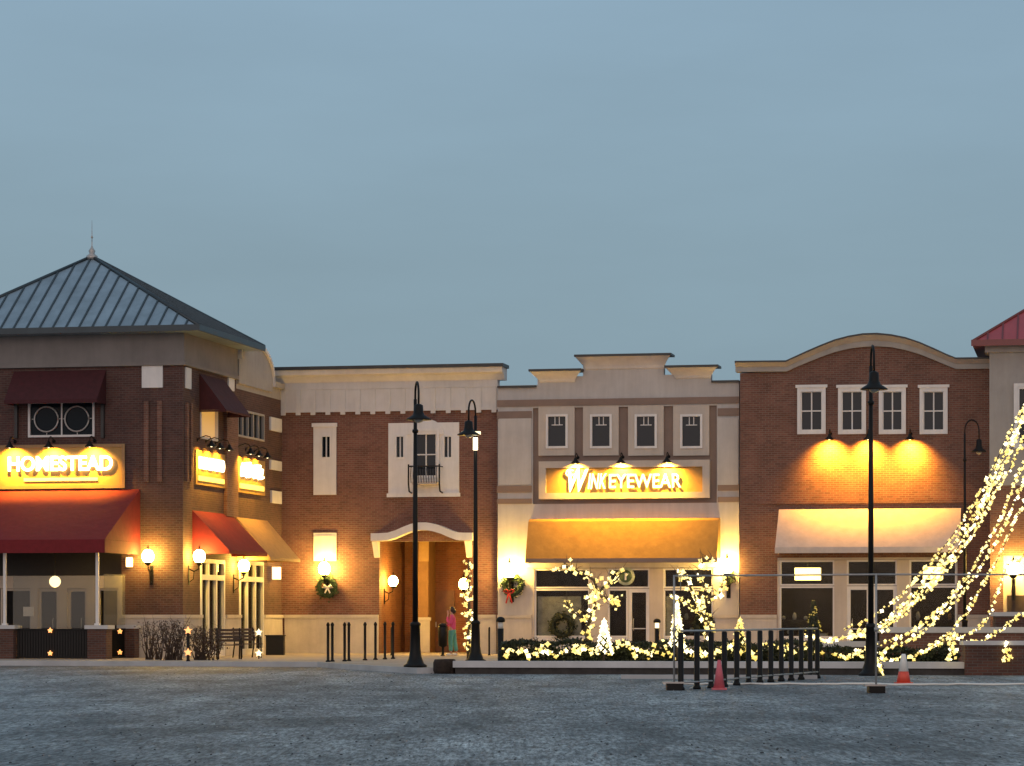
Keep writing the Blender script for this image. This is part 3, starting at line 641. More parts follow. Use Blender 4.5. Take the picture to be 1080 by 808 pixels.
# canopy over passage: shaped profile
def zf(py): return Zd(py, 105.2)
xs = [392,400,410,418,426,434,442,450,458,466,474,482,490,499]; top = [563,563,562.5,560,556.5,553.5,552,552,553.5,556,559.5,562.5,563,563]
poly_t = [(U(x, -.4), zf(y)) for x, y in zip(xs, top)]; poly_b = [(U(x, -.4), zf(min(y+8, 571))) for x, y in zip(xs, top)]
mb = MB()
for i in range(len(xs)-1):
    (x0, z0), (x1, z1) = poly_t[i], poly_t[i+1]; y0, y1 = poly_b[i][1], poly_b[i+1][1]
    mb.hexa([(x0,-.55,y0),(x1,-.55,y1),(x1,-.003,y1),(x0,-.003,y0)], [(x0,-.55,z0),(x1,-.55,z1),(x1,-.003,z1),(x0,-.003,z0)])
cano = link('arched_canopy', mb, M['trim'], b2)
for x in (396.5, 494): 
    mb = MB(); a = U(x, -.2); zt_ = zf(571.5); mb.prism([(-.003, zt_), (-.003, zt_-.6), (-.1, zt_-.55), (-.3, zt_-.2), (-.45, zt_)], a-.1, a+.1, 'x'); link('bracket', mb, M['trim'], cano)
# cream panels with windows
r = FR(331, 355, 447, 522, 0); mb = MB(); mb.wall(r[0], r[1], r[2], r[3], -.07, .065, [w_n]); mb.box(r[0]-.05, r[1]+.05, -.12, -.072, r[3]-.12, r[3]+.02); link('stucco_panel', mb, M['trim'], b2)
r = FR(331, 355, 562, 640, 0); mb = MB(); mb.box(r[0], r[1], -.05, -.003, r[2]+1.7, r[3]); mb.box(r[0]+.08, r[1]-.08, -.07, -.051, r[2]+1.8, r[3]-.1); link('stucco_panel', mb, M['trim'], b2)
r = FR(410, 484.5, 446, 522, 0); mb = MB(); wcx = (wc[0]+wc[1])/2; mb.wall(r[0], r[1], r[2], r[3], -.07, .065, [wl, wr, wc]); mb.box(r[0]-.05, r[1]+.05, -.11, -.072, r[2]-.08, r[2]+.06); link('stucco_panel', mb, M['trim'], b2)
# arched head above the middle window
hw = (wc[1]-wc[0])/2; mb = MB(); zr = wc[3]; n = 12
arc = [(wcx+(hw+.28)*math.cos(math.pi*i/n), zr-.1+.55*math.sin(math.pi*i/n)) for i in range(n+1)]; mb.prism([(wcx-hw-.28, zr-.12)][::-1]+[(wcx+hw+.28, zr-.12)]+arc, -.13, -.072)
link('arched_head', mb, M['trim'], b2)
for q in (w_n, wl, wr): window(b2, q, -.02, .06, (1, 0), proud=.07)
wx = window(b2, wc, -.02, .05, (1, 1), 'trim', 'glass', .02, 'balcony_door')
mb = MB(); rect_frame(mb, (wc[0]-.12, wc[1]+.12, wc[2]-.02, wc[3]+.1), -.16, -.135, .1); link('surround', mb, M['trim'], wx)
bal = FR(431.5, 464, 492, 508, -.5); mb = MB()
mb.box(bal[0]+.12, bal[1]-.12, -.6, -.08, bal[2]-.1, bal[2]); bo = link('balcony', mb, M['stucco2'], b2); mb = MB()
n = 12
for i in range(n+1):
    x = bal[0]+(bal[1]-bal[0])*i/n; k = abs(i-n/2)/(n/2); mb.tube([(x, -.6, bal[2]-.05),(x+(.0), -.68, bal[2]+.2),(x, -.6, bal[3])], .012, 4)
mb.box(bal[0], bal[1], -.62, -.58, bal[3]-.02, bal[3]+.03)
for x in (bal[0], bal[1]):
    mb.tube([(x,-.6,bal[3]+.08),(x,-.6,bal[2]-.1),(x,-.5,bal[2]-.35),(x,-.08,bal[2]-.4)], .03, 6); mb.box(x-.015, x+.015, -.6, -.07, bal[3]-.01, bal[3]+.02)
link('balcony_railing', mb, M['black'], bo)
base_course(b2, e0+.13, pas[0]-.02, -.06, -.003); base_course(b2, pas[1]+.02, e1-.03, -.06, -.003)
lantern('lit globe lamp on the brick wall directly above the plain green wreath', (U(345, -.1), -.08, Zd(600, 105.3)), RW, 62, 1.1)
lantern('lit globe lamp at the left side of the arched brick passage', (pas[0]+.0, .75, Zd(613, 105.5)), R(90)-TH, 24, .9)
lantern('lit globe lamp at the right side of the arched brick passage', (pas[1]+.0, .7, Zd(616, 105)), R(-90)-TH, 24, .95)
# box lantern in the angle
o = thing('box_wall_light', 'bright square box light on the wall in the angle beside the tan awning', 'lamp', (U(290.5, -2), -2, Zd(611, 104)))
mb = MB(); x = US+.02; yy = V(291, US+.1); mb.box(US+.13, US+.35, yy-.6, yy-.2, Zd(611, 104), Zd(598, 104)); 
for c in [o]: ORG[c.name] = (U(290.5, -2), -2, Zd(611, 104))
link('box', mb, M['letter2'], o); lamp_light('POINT', o, (.5, .2, .2), 14)
# ================================================================== BUILDING 3 : cream eyewear shop
v3 = -.35
b3 = thing('eyewear_shop', 'cream stucco shop with stepped parapet and wide ochre awning', 'building', (U(652, v3), v3, 0))
def q3(a, b, t_, b_, v=v3): return FR(a, b, t_, b_, v)
f0, f1 = U(525, v3), U(779.5, v3)
def z3(py): return Zd(py, 103.2)
sf3 = q3(562, 753, 597, 700); sf3 = (*sf3[:2], .14, sf3[3])
rec = q3(562, 756, 429, 531)
wins3 = [q3(a, b, 437, 473) for a, b in ((576,599),(622.5,645.5),(669.5,693),(717.5,741))]
mb = MB(); mb.wall(f0, f1, 0, rec[2], v3, .35, [sf3]); mb.wall(f0, f1, rec[2], z3(405.5), v3, .35, [rec])
mb.box(f0, f1, 6, 6.3, 0, z3(410)); mb.box(f0+.01, f1-.01, v3+.36, 5.99, 4.1, 4.3)
mb.prism([(U(567, v3), z3(405.5)), (U(750, v3), z3(405.5)), (U(750, v3), z3(397)), (U(700, v3), z3(397)), (U(700, v3), z3(384)), (U(615, v3), z3(384)), (U(615, v3), z3(397)), (U(567, v3), z3(397))], v3, v3+.35)
link('wall', mb, M['stucco3'], b3)
mb = MB(); mb.wall(rec[0], rec[1], rec[2], rec[3], v3+.1, .2, wins3)
mb.box(f0-.02, f1+.01, v3-.05, v3-.003, z3(428), z3(421))
for a, b in ((f0-.02, U(561, v3)), (U(757, v3), f1+.01)):
    for t_, b_ in ((433,441),(512,519),(525.5,531)): mb.box(a, b, v3-.04, v3-.004, z3(b_), z3(t_))
link('taupe_field', mb, M['taupe'], b3)
for i, (a, b) in enumerate(((568,606),(615,652.5),(662.5,700),(710,748))):
    r = q3(a, b, 427, 480.5); 
    mb = MB(); mb.wall(r[0], r[1], r[2], r[3]-.02, v3-.02, .115, [wins3[i]]); link('window_surround', mb, M['stucco2'], b3)
    window(b3, wins3[i], v3-.01, .08, (0,0), proud=.06)
    # muntins at the top of the sash
    x0, x1, z0, z1 = wins3[i]; mb = MB(); zz = z1-.08-.32; mb.box(x0+.2, x1-.2, v3+.02, v3+.03, zz, zz+.03)
    for k in (.4, .6): x = x0+(x1-x0)*k; mb.box(x-.015, x+.015, v3+.02, v3+.03, zz+.03, z1-.09)
    link('muntin', mb, M['trim'], b3)
# cornices
def corn(a, b, py, hh, nm='parapet_cornice'):
    x0, x1 = U(a, v3-.4), U(b, v3-.4); zt_ = z3(py); mb = MB()
    n = 6; prof = [(v3-.003, zt_-hh)]+[(v3-.06-.42*(i/n)**1.6, zt_-hh+.04+(hh-.12)*(i/n)) for i in range(n+1)]+[(v3+.36, zt_-.08), (v3+.36, zt_-hh)]
    k = .32
    # flared ends
    pts0 = []; 
    for (yy, zz) in prof: pts0.append((yy, zz))
    mm = len(prof); vs = []
    for (yy, zz) in prof: d = max(0, (v3-yy))/.48; vs.append((x0+k*(1-d), yy, zz))
    for (yy, zz) in prof: d = max(0, (v3-yy))/.48; vs.append((x1-k*(1-d), yy, zz))
    mb.add(vs, [tuple(range(mm)), tuple(range(2*mm-1, mm-1, -1))]+[(i, i+mm, (i+1) % mm+mm, (i+1) % mm) for i in range(mm)])
    o = link(nm, mb, M['stucco'], b3); mb = MB(); mb.box(x0-.03, x1+.03, v3-.55, v3+.4, zt_-.078, zt_); link('coping', mb, M['flash'], o)
corn(607, 707.5, 375.5, .52); corn(559, 613, 390, .45); corn(702, 757, 388.5, .45)
for a, b, py in ((525,566,406),(750.5,779.5,404)):
    mb = MB(); mb.box(U(a, v3), U(b, v3), v3-.12, v3+.36, z3(py)-.07, z3(py)); link('coping', mb, M['flash'], b3)
# pilasters
for a, b in ((526.5,560.5),(756.8,778.5)):
    r = q3(a, b, 441.5, 511.5); mb = MB(); mb.box(r[0], r[1], v3-.05, v3-.004, r[2], r[3]); link('pilaster', mb, M['stucco3'], b3)
base_course(b3, f0, U(561, v3), v3-.05, v3-.003); base_course(b3, sf3[1]+.05, f1, v3-.05, v3-.003)
# sign
r = q3(569, 749, 486, 526)
sg = thing('shop_sign', 'framed ochre shop sign with white WINK EYEWEAR letters above the ochre awning', 'sign', ((r[0]+r[1])/2, v3, r[2]))
mb = MB(); rect_frame(mb, r, v3-.16, v3+.09, .26, .24, .22); link('board_frame', mb, M['stucco2'], sg)
mb = MB(); mb.box(r[0]+.2, r[1]-.2, v3-.03, v3+.02, r[2]+.2, r[3]-.2); link('board', mb, M['signo'], sg)
q = q3(603, 719, 500, 515); wk = (q[1]-q[0]); letters(sg, 'EYEWEAR', q[0]+wk*.345, q[1], q[2], q[3], v3-.12, M['letter2'], offset=.012)
letters(sg, 'INK', q[0]+wk*.15, q[0]+wk*.325, q[2]-.02, q[3]+.03, v3-.12, M['letter2'], offset=.02, shear=.25)
letters(sg, 'W', q[0]-.12, q[0]+wk*.16, q[2]-.13, q[3]+.2, v3-.13, M['letter2'], offset=.03, shear=.3)
mb = MB(); cx, cz = q[0]-.05, q[3]+.06; mb.tube([(cx+.14*math.cos(a/8*6.28*.85+.6), v3-.11, cz+.13*math.sin(a/8*6.28*.85+.6)) for a in range(9)], .025, 6); link('flourish', mb, M['letter2'], sg)
d3 = 103.3
for px, n in ((609,'left'),(656.5,'middle'),(705,'right')):
    gl.append((gooseneck('black gooseneck lamp, %s of the three above the WINK EYEWEAR sign' % n, (U(px, v3), v3+.1, Zd(488, d3)), -TH, 0), 24))
# awning 3: flat-faced box awning with rounded top corners
x0, x1 = U(554, v3-1), U(756, v3-1); dd = d3-1.0; zt_, zb_ = Zd(547, dd), Zd(589, dd)
ya = v3-.003; yb = v3-1.0; mb = MB(); rc = .22
prof = [(ya, zt_+.02), (v3-.25, zt_-.0), (v3-.42, zt_-.08), (yb, zb_), (ya, zb_)]
mb.prism(prof, x0, x1, 'x'); aw3 = link('awning', mb, M['ochre'], b3)
mb = MB(); mb.box(x0-.01, x1+.01, yb-.012, yb+.012, zb_-.16, zb_-.003); mb.box(x0-.01, x0+.01, yb+.012, ya, zb_-.16, zb_-.003); mb.box(x1-.01, x1+.01, yb+.012, ya, zb_-.16, zb_-.003); link('valance', mb, M['taupe'], aw3)
mb = MB(); mb.box(sf3[0]-.25, sf3[1]+.25, v3-.12, v3-.003, sf3[3]-.05, sf3[3]+.22); link('lintel', mb, M['stucco'], b3)
# storefront 3
def store(par, sf, v, bays, transoms, piers, zt_px, pier_m='stucco2', room=3.0, rm='inter'):
    zt = zt_px
    mb = MB(); mb.box(sf[0], sf[1], v+.02, v+.2, sf[3]-.08, sf[3]-.003)
    for a, b in piers: mb.box(U(a, v), U(b, v), v-.02, v+.25, .14, sf[3]-.09)
    link('shopfront_piers', mb, M[pier_m], par)
    for a, b in transoms:
        r = (U(a, v), U(b, v), zt+.08, sf[3]-.09); window(par, r, v+.06, .06, (0,0), pier_m if pier_m == 'trim' else 'trim', 'shop', .03, 'transom_window')
    for a, b, kind in bays:
        u0, u1 = U(a, v), U(b, v)
        if kind == 'door':
            w = window(par, (u0, u1, .16, zt+.06), v+.06, .13, (0,0), 'trim', 'shop', .03, 'shop_door')
            h = MB(); h.tube([(u0+.2,v+.03,1.0),(u0+.2,v-.04,1.03),(u0+.2,v-.04,1.4),(u0+.2,v+.03,1.43)], .014, 6); h.box(u0+.14, u1-.14, v+.0, v+.02, 1.05, 1.09); link('handle', h, M['grey'], w)
        else:
            window(par, (u0, u1, .75, zt+.06), v+.06, .06, (0,0), 'trim', 'shop', .03, 'display_window')
            mb = MB(); mb.box(u0, u1, v+.05, v+.22, .14, .748); link('stall_riser', mb, M['trim'], par)
    mb = MB(); mb.box(sf[0]-.3, sf[1]+.3, v+room, v+room+.1, .14, sf[3]+.3); mb.box(sf[0]-.3, sf[0]-.2, v+.4, v+room, .14, sf[3]+.3); mb.box(sf[1]+.2, sf[1]+.3, v+.4, v+room, .14, sf[3]+.3)
    mb.box(sf[0]-.3, sf[1]+.3, v+.4, v+room, sf[3]+.3, sf[3]+.4); mb.box(sf[0]-.19, sf[1]+.19, v+.36, v+room, .142, .17); link('interior', mb, M[rm], par)
zt3 = Zd(623, d3)
store(b3, sf3, v3, [(563.5,622,'win'),(641,662,'side'),(662.5,685,'door'),(699.5,752,'win')], [(563.5,622),(641,685),(699.5,752)], [(562,563.5),(622,641),(685,699.5),(752,753)], zt3)
rd = random.Random(11)
mb = MB(); r = q3(566, 612, 629, 673); mb.box(r[0], r[1], v3+.18, v3+.2, r[2], r[3]); link('window_poster', mb, M['poster'], b3)
mb = MB(); r = q3(702, 716, 629, 682); mb.box(r[0], r[1], v3+.18, v3+.2, r[2], r[3]); link('window_poster', mb, M['poster'], b3)
def wreath(label, px, py, v, R0, bow, face=None, scale=1, dark=False):
    x, z = U(px, v), Zd(py, DU(px, v)); o = thing('wreath', label, 'wreath', (x, v, z)); mb = MB(); rr = random.Random(int(px))
    mb.tube([(x+R0*.72*math.cos(a/20*6.2832), v, z+R0*.72*math.sin(a/20*6.2832)) for a in range(21)], .09, 6)
    for i in range(520):
        a = rr.random()*6.2832; q = R0*.72+rr.gauss(0, R0*.15); mb.leaf((x+q*math.cos(a), v-.02+rr.gauss(0,.05), z+q*math.sin(a)), .06+.03*rr.random(), rr)
    link('foliage', mb, M['hedge'] if dark else M['fir'], o)
    if bow:
        mb = MB(); bx, bz = x+bow[0], z+bow[1]
        for s in (-1, 1):
            mb.tube([(bx, v-.14, bz),(bx+s*.1, v-.17, bz+.09),(bx+s*.2, v-.14, bz+.03),(bx+s*.1, v-.12, bz-.05),(bx, v-.14, bz)], .03, 6)
            mb.tube([(bx, v-.14, bz),(bx+s*.05, v-.15, bz-.2),(bx+s*.11, v-.13, bz-.42)], [.025,.035,.03], 5)
        link('bow', mb, M['bow'], o)
    return o
wreath('round dark wreath hanging in the left display window of the eyewear shop', 593, 660, v3-.05, .5, None, dark=True)
wreath('dark wreath hanging in the right display window of the eyewear shop', 742, 657, v3-.05, .38, None, dark=True)
wreath('green wreath with a pale bow on the brick wall under the bright lamp', 345, 619, -.28, .43, None)
wreath('green wreath with a red ribbon on the cream wall of the eyewear shop', 541, 617, v3-.2, .42, (-.12,-.25))
mb = MB(); x, z = U(345.5, -.4), Zd(620, 105); 
for s in (-1, 1): mb.tube([(x, -.42, z),(x+s*.12, -.44, z+.1),(x+s*.2, -.42, z+.02),(x, -.42, z)], .035, 6); mb.tube([(x,-.42,z),(x+s*.1,-.42,z-.2)], .03, 5)
single('ribbon_bow', mb, M['conew'], 'pale ribbon bow tied at the middle of the wreath on the brick wall', 'bow', (x, -.42, z))
x, z = U(769.5, v3-.3), Zd(609, d3); mb = MB(); rr = random.Random(4)
for i in range(260): k = rr.random(); mb.leaf((x+rr.gauss(0,.05+.05*k), v3-.2+rr.gauss(0,.04), z+.28-.55*k), .06, rr)
mb.tube([(x, v3-.2, z+.4),(x, v3-.2, z-.2)], .02, 6); single('fir_swag', mb, M['fir'], 'narrow green fir swag hanging below the right lamp of the eyewear shop', 'swag', (x, v3-.2, z))
# round logo in the transom
x, z = U(660, v3), Zd(608, d3); o = thing('round_sign', 'round grey-green ring sign in the glass above the eyewear shop door', 'sign', (x, v3, z))
mb = MB(); mb.lathe([(.33,0),(.33,.04)], (x, v3-.02, z), 24, 'y'); link('disc', mb, mat('pale_teal_disc', (.42,.50,.44), .6, 8, .2), o)
mb = MB(); mb.lathe([(.23,0),(.23,.02)], (x, v3-.042, z), 20, 'y'); link('face', mb, mat('dark_green_face', (.05,.10,.07), .6, 8, .3), o)
mb = MB(); mb.box(x-.03, x+.03, v3-.06, v3-.043, z-.14, z+.12); mb.box(x-.03, x+.1, v3-.06, v3-.043, z+.05, z+.1); link('mark', mb, M['conew'], o)
lantern('dazzling globe lamp on the cream wall above the red-ribboned wreath', (U(540, v3), v3-.003, Zd(602, d3)), RW, 60, 1.2)
lantern('dazzling globe lamp on the cream wall at the right end of the ochre awning', (U(768.5, v3), v3-.003, Zd(598, d3)), RW, 60, 1.2)
# ================================================================== BUILDING 4 : brown brick with arched parapet
v4 = -.8
b4 = thing('arched_shop', 'brown brick shop with a segmental arched parapet, four white windows and an ivory awning', 'building', (U(912, v4), v4, 0))
h0, h1 = U(780.5, v4), U(1047, v4)
def d4(px): return DU(px, v4)
def z4(py, px=912): return Zd(py, d4(px))
wins4 = [FR(a, b, 412, 455, v4) for a, b in ((844,868),(887,910.5),(930,952.5),(973,996.5))]
sf4 = FR(820, 1010, 588, 700, v4); sf4 = (*sf4[:2], .14, sf4[3])
zc = z4(392)
mb = MB(); mb.wall(h0, h1, 0, zc, v4, .35, [sf4]+wins4); mb.box(h0, h1, 5.5, 5.8, 0, zc); mb.box(h0+.01, h1-.01, v4+.36, 5.49, 4.1, 4.3); mb.box(h0, h0+.3, v4+.36, 5.49, 4.31, zc)
arcp = [(781,392.5),(829,392),(840,387),(852,382),(866,376.5),(880,371.5),(895,368),(910,366),(925,365.5),(940,366.5),(955,369.5),(970,374),(985,380),(998,385.5),(1008,389.5),(1047,389)]
mb.prism([(h0, zc), (h1, zc)] + [(U(x, v4), Zd(y, d4(x))) for x, y in arcp[::-1]][:-1] + [(h0, zc+.02)], v4, v4+.35); link('wall', mb, M['brick4'], b4)
top4 = [(775,381.5),(829,381),(840,376),(852,370.5),(866,364.5),(880,359),(895,355),(910,352.5),(925,352),(940,353.5),(955,356.5),(970,361.5),(985,368),(998,374),(1008,378),(1047,377.5)]
mb = MB(); fl = MB()
for (p, q_), (p2, q2) in zip(zip(top4, top4[1:]), zip(arcp, arcp[1:])):
    x0, x1 = U(p[0], v4-.3), U(q_[0], v4-.3); a0, a1 = Zd(p[1], d4(p[0])), Zd(q_[1], d4(q_[0])); c0, c1 = Zd(p2[1], d4(p[0])), Zd(q2[1], d4(q_[0]))
    m0, m1 = c0+(a0-c0)*.45, c1+(a1-c1)*.45
    mb.hexa([(x0,v4-.12,c0),(x1,v4-.12,c1),(x1,v4+.4,c1),(x0,v4+.4,c0)], [(x0,v4-.12,m0),(x1,v4-.12,m1),(x1,v4+.4,m1),(x0,v4+.4,m0)])
    mb.hexa([(x0,v4-.14,m0),(x1,v4-.14,m1),(x1,v4+.4,m1),(x0,v4+.4,m0)], [(x0,v4-.34,a0-.06),(x1,v4-.34,a1-.06),(x1,v4+.4,a1-.06),(x0,v4+.4,a0-.06)])
    fl.hexa([(x0,v4-.37,a0-.058),(x1,v4-.37,a1-.058),(x1,v4+.42,a1-.058),(x0,v4+.42,a0-.058)], [(x0,v4-.37,a0),(x1,v4-.37,a1),(x1,v4+.42,a1),(x0,v4+.42,a0)])
cn = link('arched_cornice', mb, M['greyst'], b4); link('coping', fl, M['flash'], cn)
for i, r in enumerate(wins4):
    w = window(b4, r, v4, .06, (1, 1), proud=.03)
    mb = MB(); rect_frame(mb, (r[0]-.1, r[1]+.1, r[2]-.1, r[3]+.12), v4-.08, v4-.032, .12, .16, .16); mb.box(r[0]-.16, r[1]+.16, v4-.12, v4-.004, r[3]+.1, r[3]+.2); link('surround', mb, M['trim'], w)
mb = MB(); mb.box(U(800, v4), U(1025, v4), v4-.06, v4-.003, z4(531), z4(528)); link('brick_course', mb, M['brick4'], b4)
for px, n in ((876,'left'),(916.5,'middle'),(960.5,'right')):
    gl.append((gooseneck('black gooseneck lamp, %s of the three washing the blank brown brick panel' % n, (U(px, v4), v4, Zd(463, d4(px))), -TH, 0), 46))
x0, x1 = U(820, v4-.5), U(1013, v4-.5)
awning(b4, x0, x1, v4, z4(536.5), Zd(577, d4(912)-1.3), 1.3, 'ivory', val=.2, seams=22, label='wide ivory ribbed awning')
zt4 = z4(620)
store(b4, sf4, v4, [(822,880,'win'),(893,918,'door'),(919,946,'door'),(959,1009,'win')], [(822,880),(893,946),(959,1009)], [(820,822),(880,893),(946,959),(1009,1010)], zt4, 'stucco2', 3.0, 'interd')
base_course(b4, h0, sf4[0]-.02, v4-.05, v4-.003); base_course(b4, sf4[1]+.02, h1, v4-.05, v4-.003)
for px, w_, py, lab in ((852,26,605.5,'bright rectangular pendant lamp inside the left window of the ivory-awning shop'),(984,20,604.5,'bright rectangular pendant lamp inside the right window of the ivory-awning shop')):
    v = v4+1.2; d = DU(px, v); x, z = U(px, v), Zd(py, d); hw = w_/2*d/FP
    o = thing('pendant_lamp', lab, 'lamp', (x, v, z)); mb = MB(); mb.box(x-hw, x+hw, v-.3, v+.3, z-.22, z+.22); link('shade', mb, M['pend'], o); mb = MB(); mb.tube([(x,v,z+.22),(x,v,sf4[3]+.3)], .015, 6); link('cord', mb, M['black'], o)
    lamp_light('POINT', o, (0,-.6,-.3), 14)
# display things inside windows of building 4; golden tree stands in for reflected lights
rr = random.Random(5)
for px, lab, sc_ in ((858,'small golden tree standing in for lights reflected in the left window of the ivory-awning shop',1.0),):
    v = v4+.7; x = U(px, v); o = thing('reflected_tree', lab, 'reflection stand-in', (x, v, .75)); mb = MB()
    for k in range(5): mb.lathe([(.3-.05*k,.2*k),(.08,.2*k+.32)], (x, v, .95), 10)
    link('foliage', mb, M['fir'], o); mb = MB()
    for k in range(60): h_ = rr.random(); a = rr.random()*6.28; mb.octa((x+(.3-.27*h_)*math.cos(a), v+(.3-.27*h_)*math.sin(a), .98+1.1*h_), .03)
    f = link('reflected_bulbs', mb, M['bulb2'], o); mb = MB(); mb.box(x-.5, x+.5, v-.3, v+.3, .17, .9); link('plinth', mb, M['trim'], o)
def display(lab, px, bv, seed, wdt):
    rr = random.Random(seed); v = bv+.75; x = U(px, v); o = thing('display_stand', lab, 'display stand', (x, v, .17)); mb = MB()
    for z in (.85, 1.35): mb.box(x-wdt/2, x+wdt/2, v-.2, v+.2, z, z+.04)
    for q in (-1, 1): mb.box(x+q*(wdt/2)-.03, x+q*(wdt/2)+.03, v-.18, v+.18, .17, 1.349)
    link('shelf_frame', mb, M['dwood'], o)
    for k in range(5):
        q = x-wdt/2+wdt*(k+.5)/5; z = .891 if k % 2 else 1.391; h_ = rr.uniform(.12,.3); mb = MB(); mb.lathe([(.05,0),(.08,h_*.4),(.06,h_*.8),(.03,h_)], (q, v, z), 10); link('ware', mb, rr.choice((M['cap'], M['tan'], M['bow'], M['conew'])), o)
display('wooden display stand with small wares in the left window of the ivory-awning shop', 838, v4, 1, 1.0)
display('wooden display stand with small wares in the right window of the ivory-awning shop', 985, v4, 2, 1.4)
display('display stand with small wares in the right window of the eyewear shop', 724, v3, 3, .9)
# ================================================================== BUILDING 5 : red hipped roof at the right edge
v5 = -2.2
b5 = thing('red_roof_building', 'grey-beige building with a red hipped metal roof, cut off by the right edge', 'building', (U(1100, v5), v5, 0))
k0 = U(1043.5, v5); k1 = k0+9; d5 = DU(1060, v5); ze = Zd(361, d5)
w5 = FR(1073, 1095, 408, 470, v5); zb5 = Zd(512, d5); sf5 = (U(1058, v5), k1-1, .14, Zd(586, d5))
mb = MB(); mb.wall(k0, k1, zb5, ze-.35, v5, .3, [w5]); mb.box(k0, k0+.3, v5+.3, 6, zb5, ze-.35); mb.box(k1-.3, k1, v5+.3, 6, 0, ze-.35); mb.box(k0+.3, k1-.3, 5.7, 6, 0, ze-.35); link('upper_wall', mb, M['greyst'], b5)
mb = MB(); mb.wall(k0+.02, k1, 0, zb5-.004, v5+.02, .3, [sf5]); mb.box(k0+.02, k0+.3, v5+.33, 6, 0, zb5-.004); link('lower_wall', mb, M['brick4'], b5)
mb = MB(); mb.box(sf5[0], sf5[1], v5+.3, v5+.5, .14, sf5[3]); link('stucco_bay', mb, M['stucco2'], b5)
mb = MB(); mb.box(U(1062, v5), U(1082, v5), v5+.2, v5+.299, .16, Zd(628, d5)); q = link('dark_door', mb, M['interd'], b5)
mb = MB(); mb.box(k0-.15, k1+.15, v5-.15, 6.15, ze-.35, ze-.12); link('eave_band', mb, M['greyst'], b5)
o5 = .55; C = [(k0-o5,v5-o5,ze),(k1+o5,v5-o5,ze),(k1+o5,6+o5,ze),(k0-o5,6+o5,ze)]; A = ((k0+k1)/2, (v5+6)/2, ze+3.5)
mb = MB(); mb.add([*C, A], [(0,1,4),(1,2,4),(2,3,4),(3,0,4)]); rf = link('roof', mb, M['redroof'], b5)
mb = MB(); mb.box(C[0][0]-.02, C[1][0]+.02, C[0][1]-.02, C[2][1]+.02, ze-.118, ze-.002); mb.box(C[0][0]-.05, C[1][0]+.05, C[0][1]-.06, C[0][1]-.0, ze-.16, ze+.05)
for c in C: mb.tube([c, A], .06, 6)
seam_face(C[0], C[1], 20); link('roof_trim', mb, M['redroofd'], rf)
w = window(b5, w5, v5, .07, (1,1)); mb = MB(); rect_frame(mb, (w5[0]-.12, w5[1]+.12, w5[2]-.1, w5[3]+.12), v5-.07, v5-.052, .12); link('surround', mb, M['trim'], w)
lantern('lit globe lamp on the yellow-lit wall at the right edge, behind the light strands', (U(1069, v5), v5, Zd(600, d5)), RW, 60, 1.15)
# lights for all lanterns and goosenecks
for g, en in gl:
    big = en > 12
    lamp_light('SPOT', g, (0, -.5, -.08), (en*44 if en == 46 else en*62), color=((1,.43,.035) if en == 46 else (1,.50,.045)), radius=.05, aim=(0, .5 if en == 24 else .85, -1), spot=145 if en == 24 else 124, blend=1)
# ================================================================== street lamp posts
SL = None
def street_lamp(label, x, y, z, rot, h):
    global SL
    if SL is None:
        o = bpy.data.objects.new('street_lamp', None); COL.objects.link(o); ORG[o.name] = (0,0,0); tag(o, label, 'street lamp', 'tall black gooseneck street lamps')
        mb = MB(); mb.lathe([(.32,0),(.32,.05),(.24,.1),(.17,.3),(.145,.5),(.125,1.15),(.145,1.17),(.145,1.23),(.08,1.28)], (0,0,0), 14); link('base', mb, M['black'], o)
        mb = MB(); mb.tube([(0,0,1.2),(0,0,4),(0,0,7.55)], [.076,.068,.045], 12); mb.lathe([(.07,0),(.09,.05),(.07,.1)], (0,0,6.6), 12); link('pole', mb, M['black'], o)
        mb = MB(); mb.tube([(0,0,7.5)]+[(.32-.32*math.cos(a/10*math.pi), 0, 7.65+.36*math.sin(a/10*math.pi)) for a in range(11)]+[(.64,0,7.3)], .03, 8); link('arm', mb, M['black'], o)
        mb = MB(); mb.lathe([(.05,.42),(.12,.38),(.13,.2),(.17,.1),(.34,.0),(.35,-.03),(.3,-.03)], (.64,0,6.95), 16); link('shade', mb, M['black'], o)
        mb = MB(); mb.ball((.64,0,6.93), .13, 12, 8, .7); link('lens', mb, M['grey'], o)
        SL = o; r = o
    else: r = dup(SL, (0,0,0), 0, label)
    r.location = (x, y, z); r.rotation_euler = (0,0,rot); r.scale = (1,1,h/8.01) if h < 8.5 and 'distant' not in label else (.75,.75,h/8.01); return r
street_lamp('tall black street lamp in front of the balcony, its foot at the kerb', GX(438, 77), 77, .15, R(-80), Zd(404, 77)-.15)
street_lamp('tall black street lamp beside the wrapped column at the right of the passage', GX(501.5, 86), 86, .14, R(252), Zd(423, 86)-.14)
street_lamp('tallest black street lamp, in front of the ivory-awning shop', GX(918.5, 73), 73, .0, R(-90), Zd(366, 73))
street_lamp('thin distant black street lamp left of the red-roofed building', GX(1017.5, 97), 97, .14, R(-5), Zd(443, 97)-.14)
# lit speaker fixture below the second lamp's head
d = 86; x = GX(501.5, d); o = thing('pole_fixture', 'pale bar and glowing tube fixed below the head of the second street lamp', 'pole light', (x, d-.1, Zd(475, d)), 'W')
mb = MB(); mb.tube([(GX(487, d), d-.12, Zd(457, d)), (GX(507, d), d-.12, Zd(457, d))], .05, 8); link('bar', mb, M['letter2'], o); mb = MB(); mb.tube([(x, d-.15, Zd(475, d)), (x, d-.15, Zd(462, d))], .07, 8); link('tube', mb, M['letter'], o)
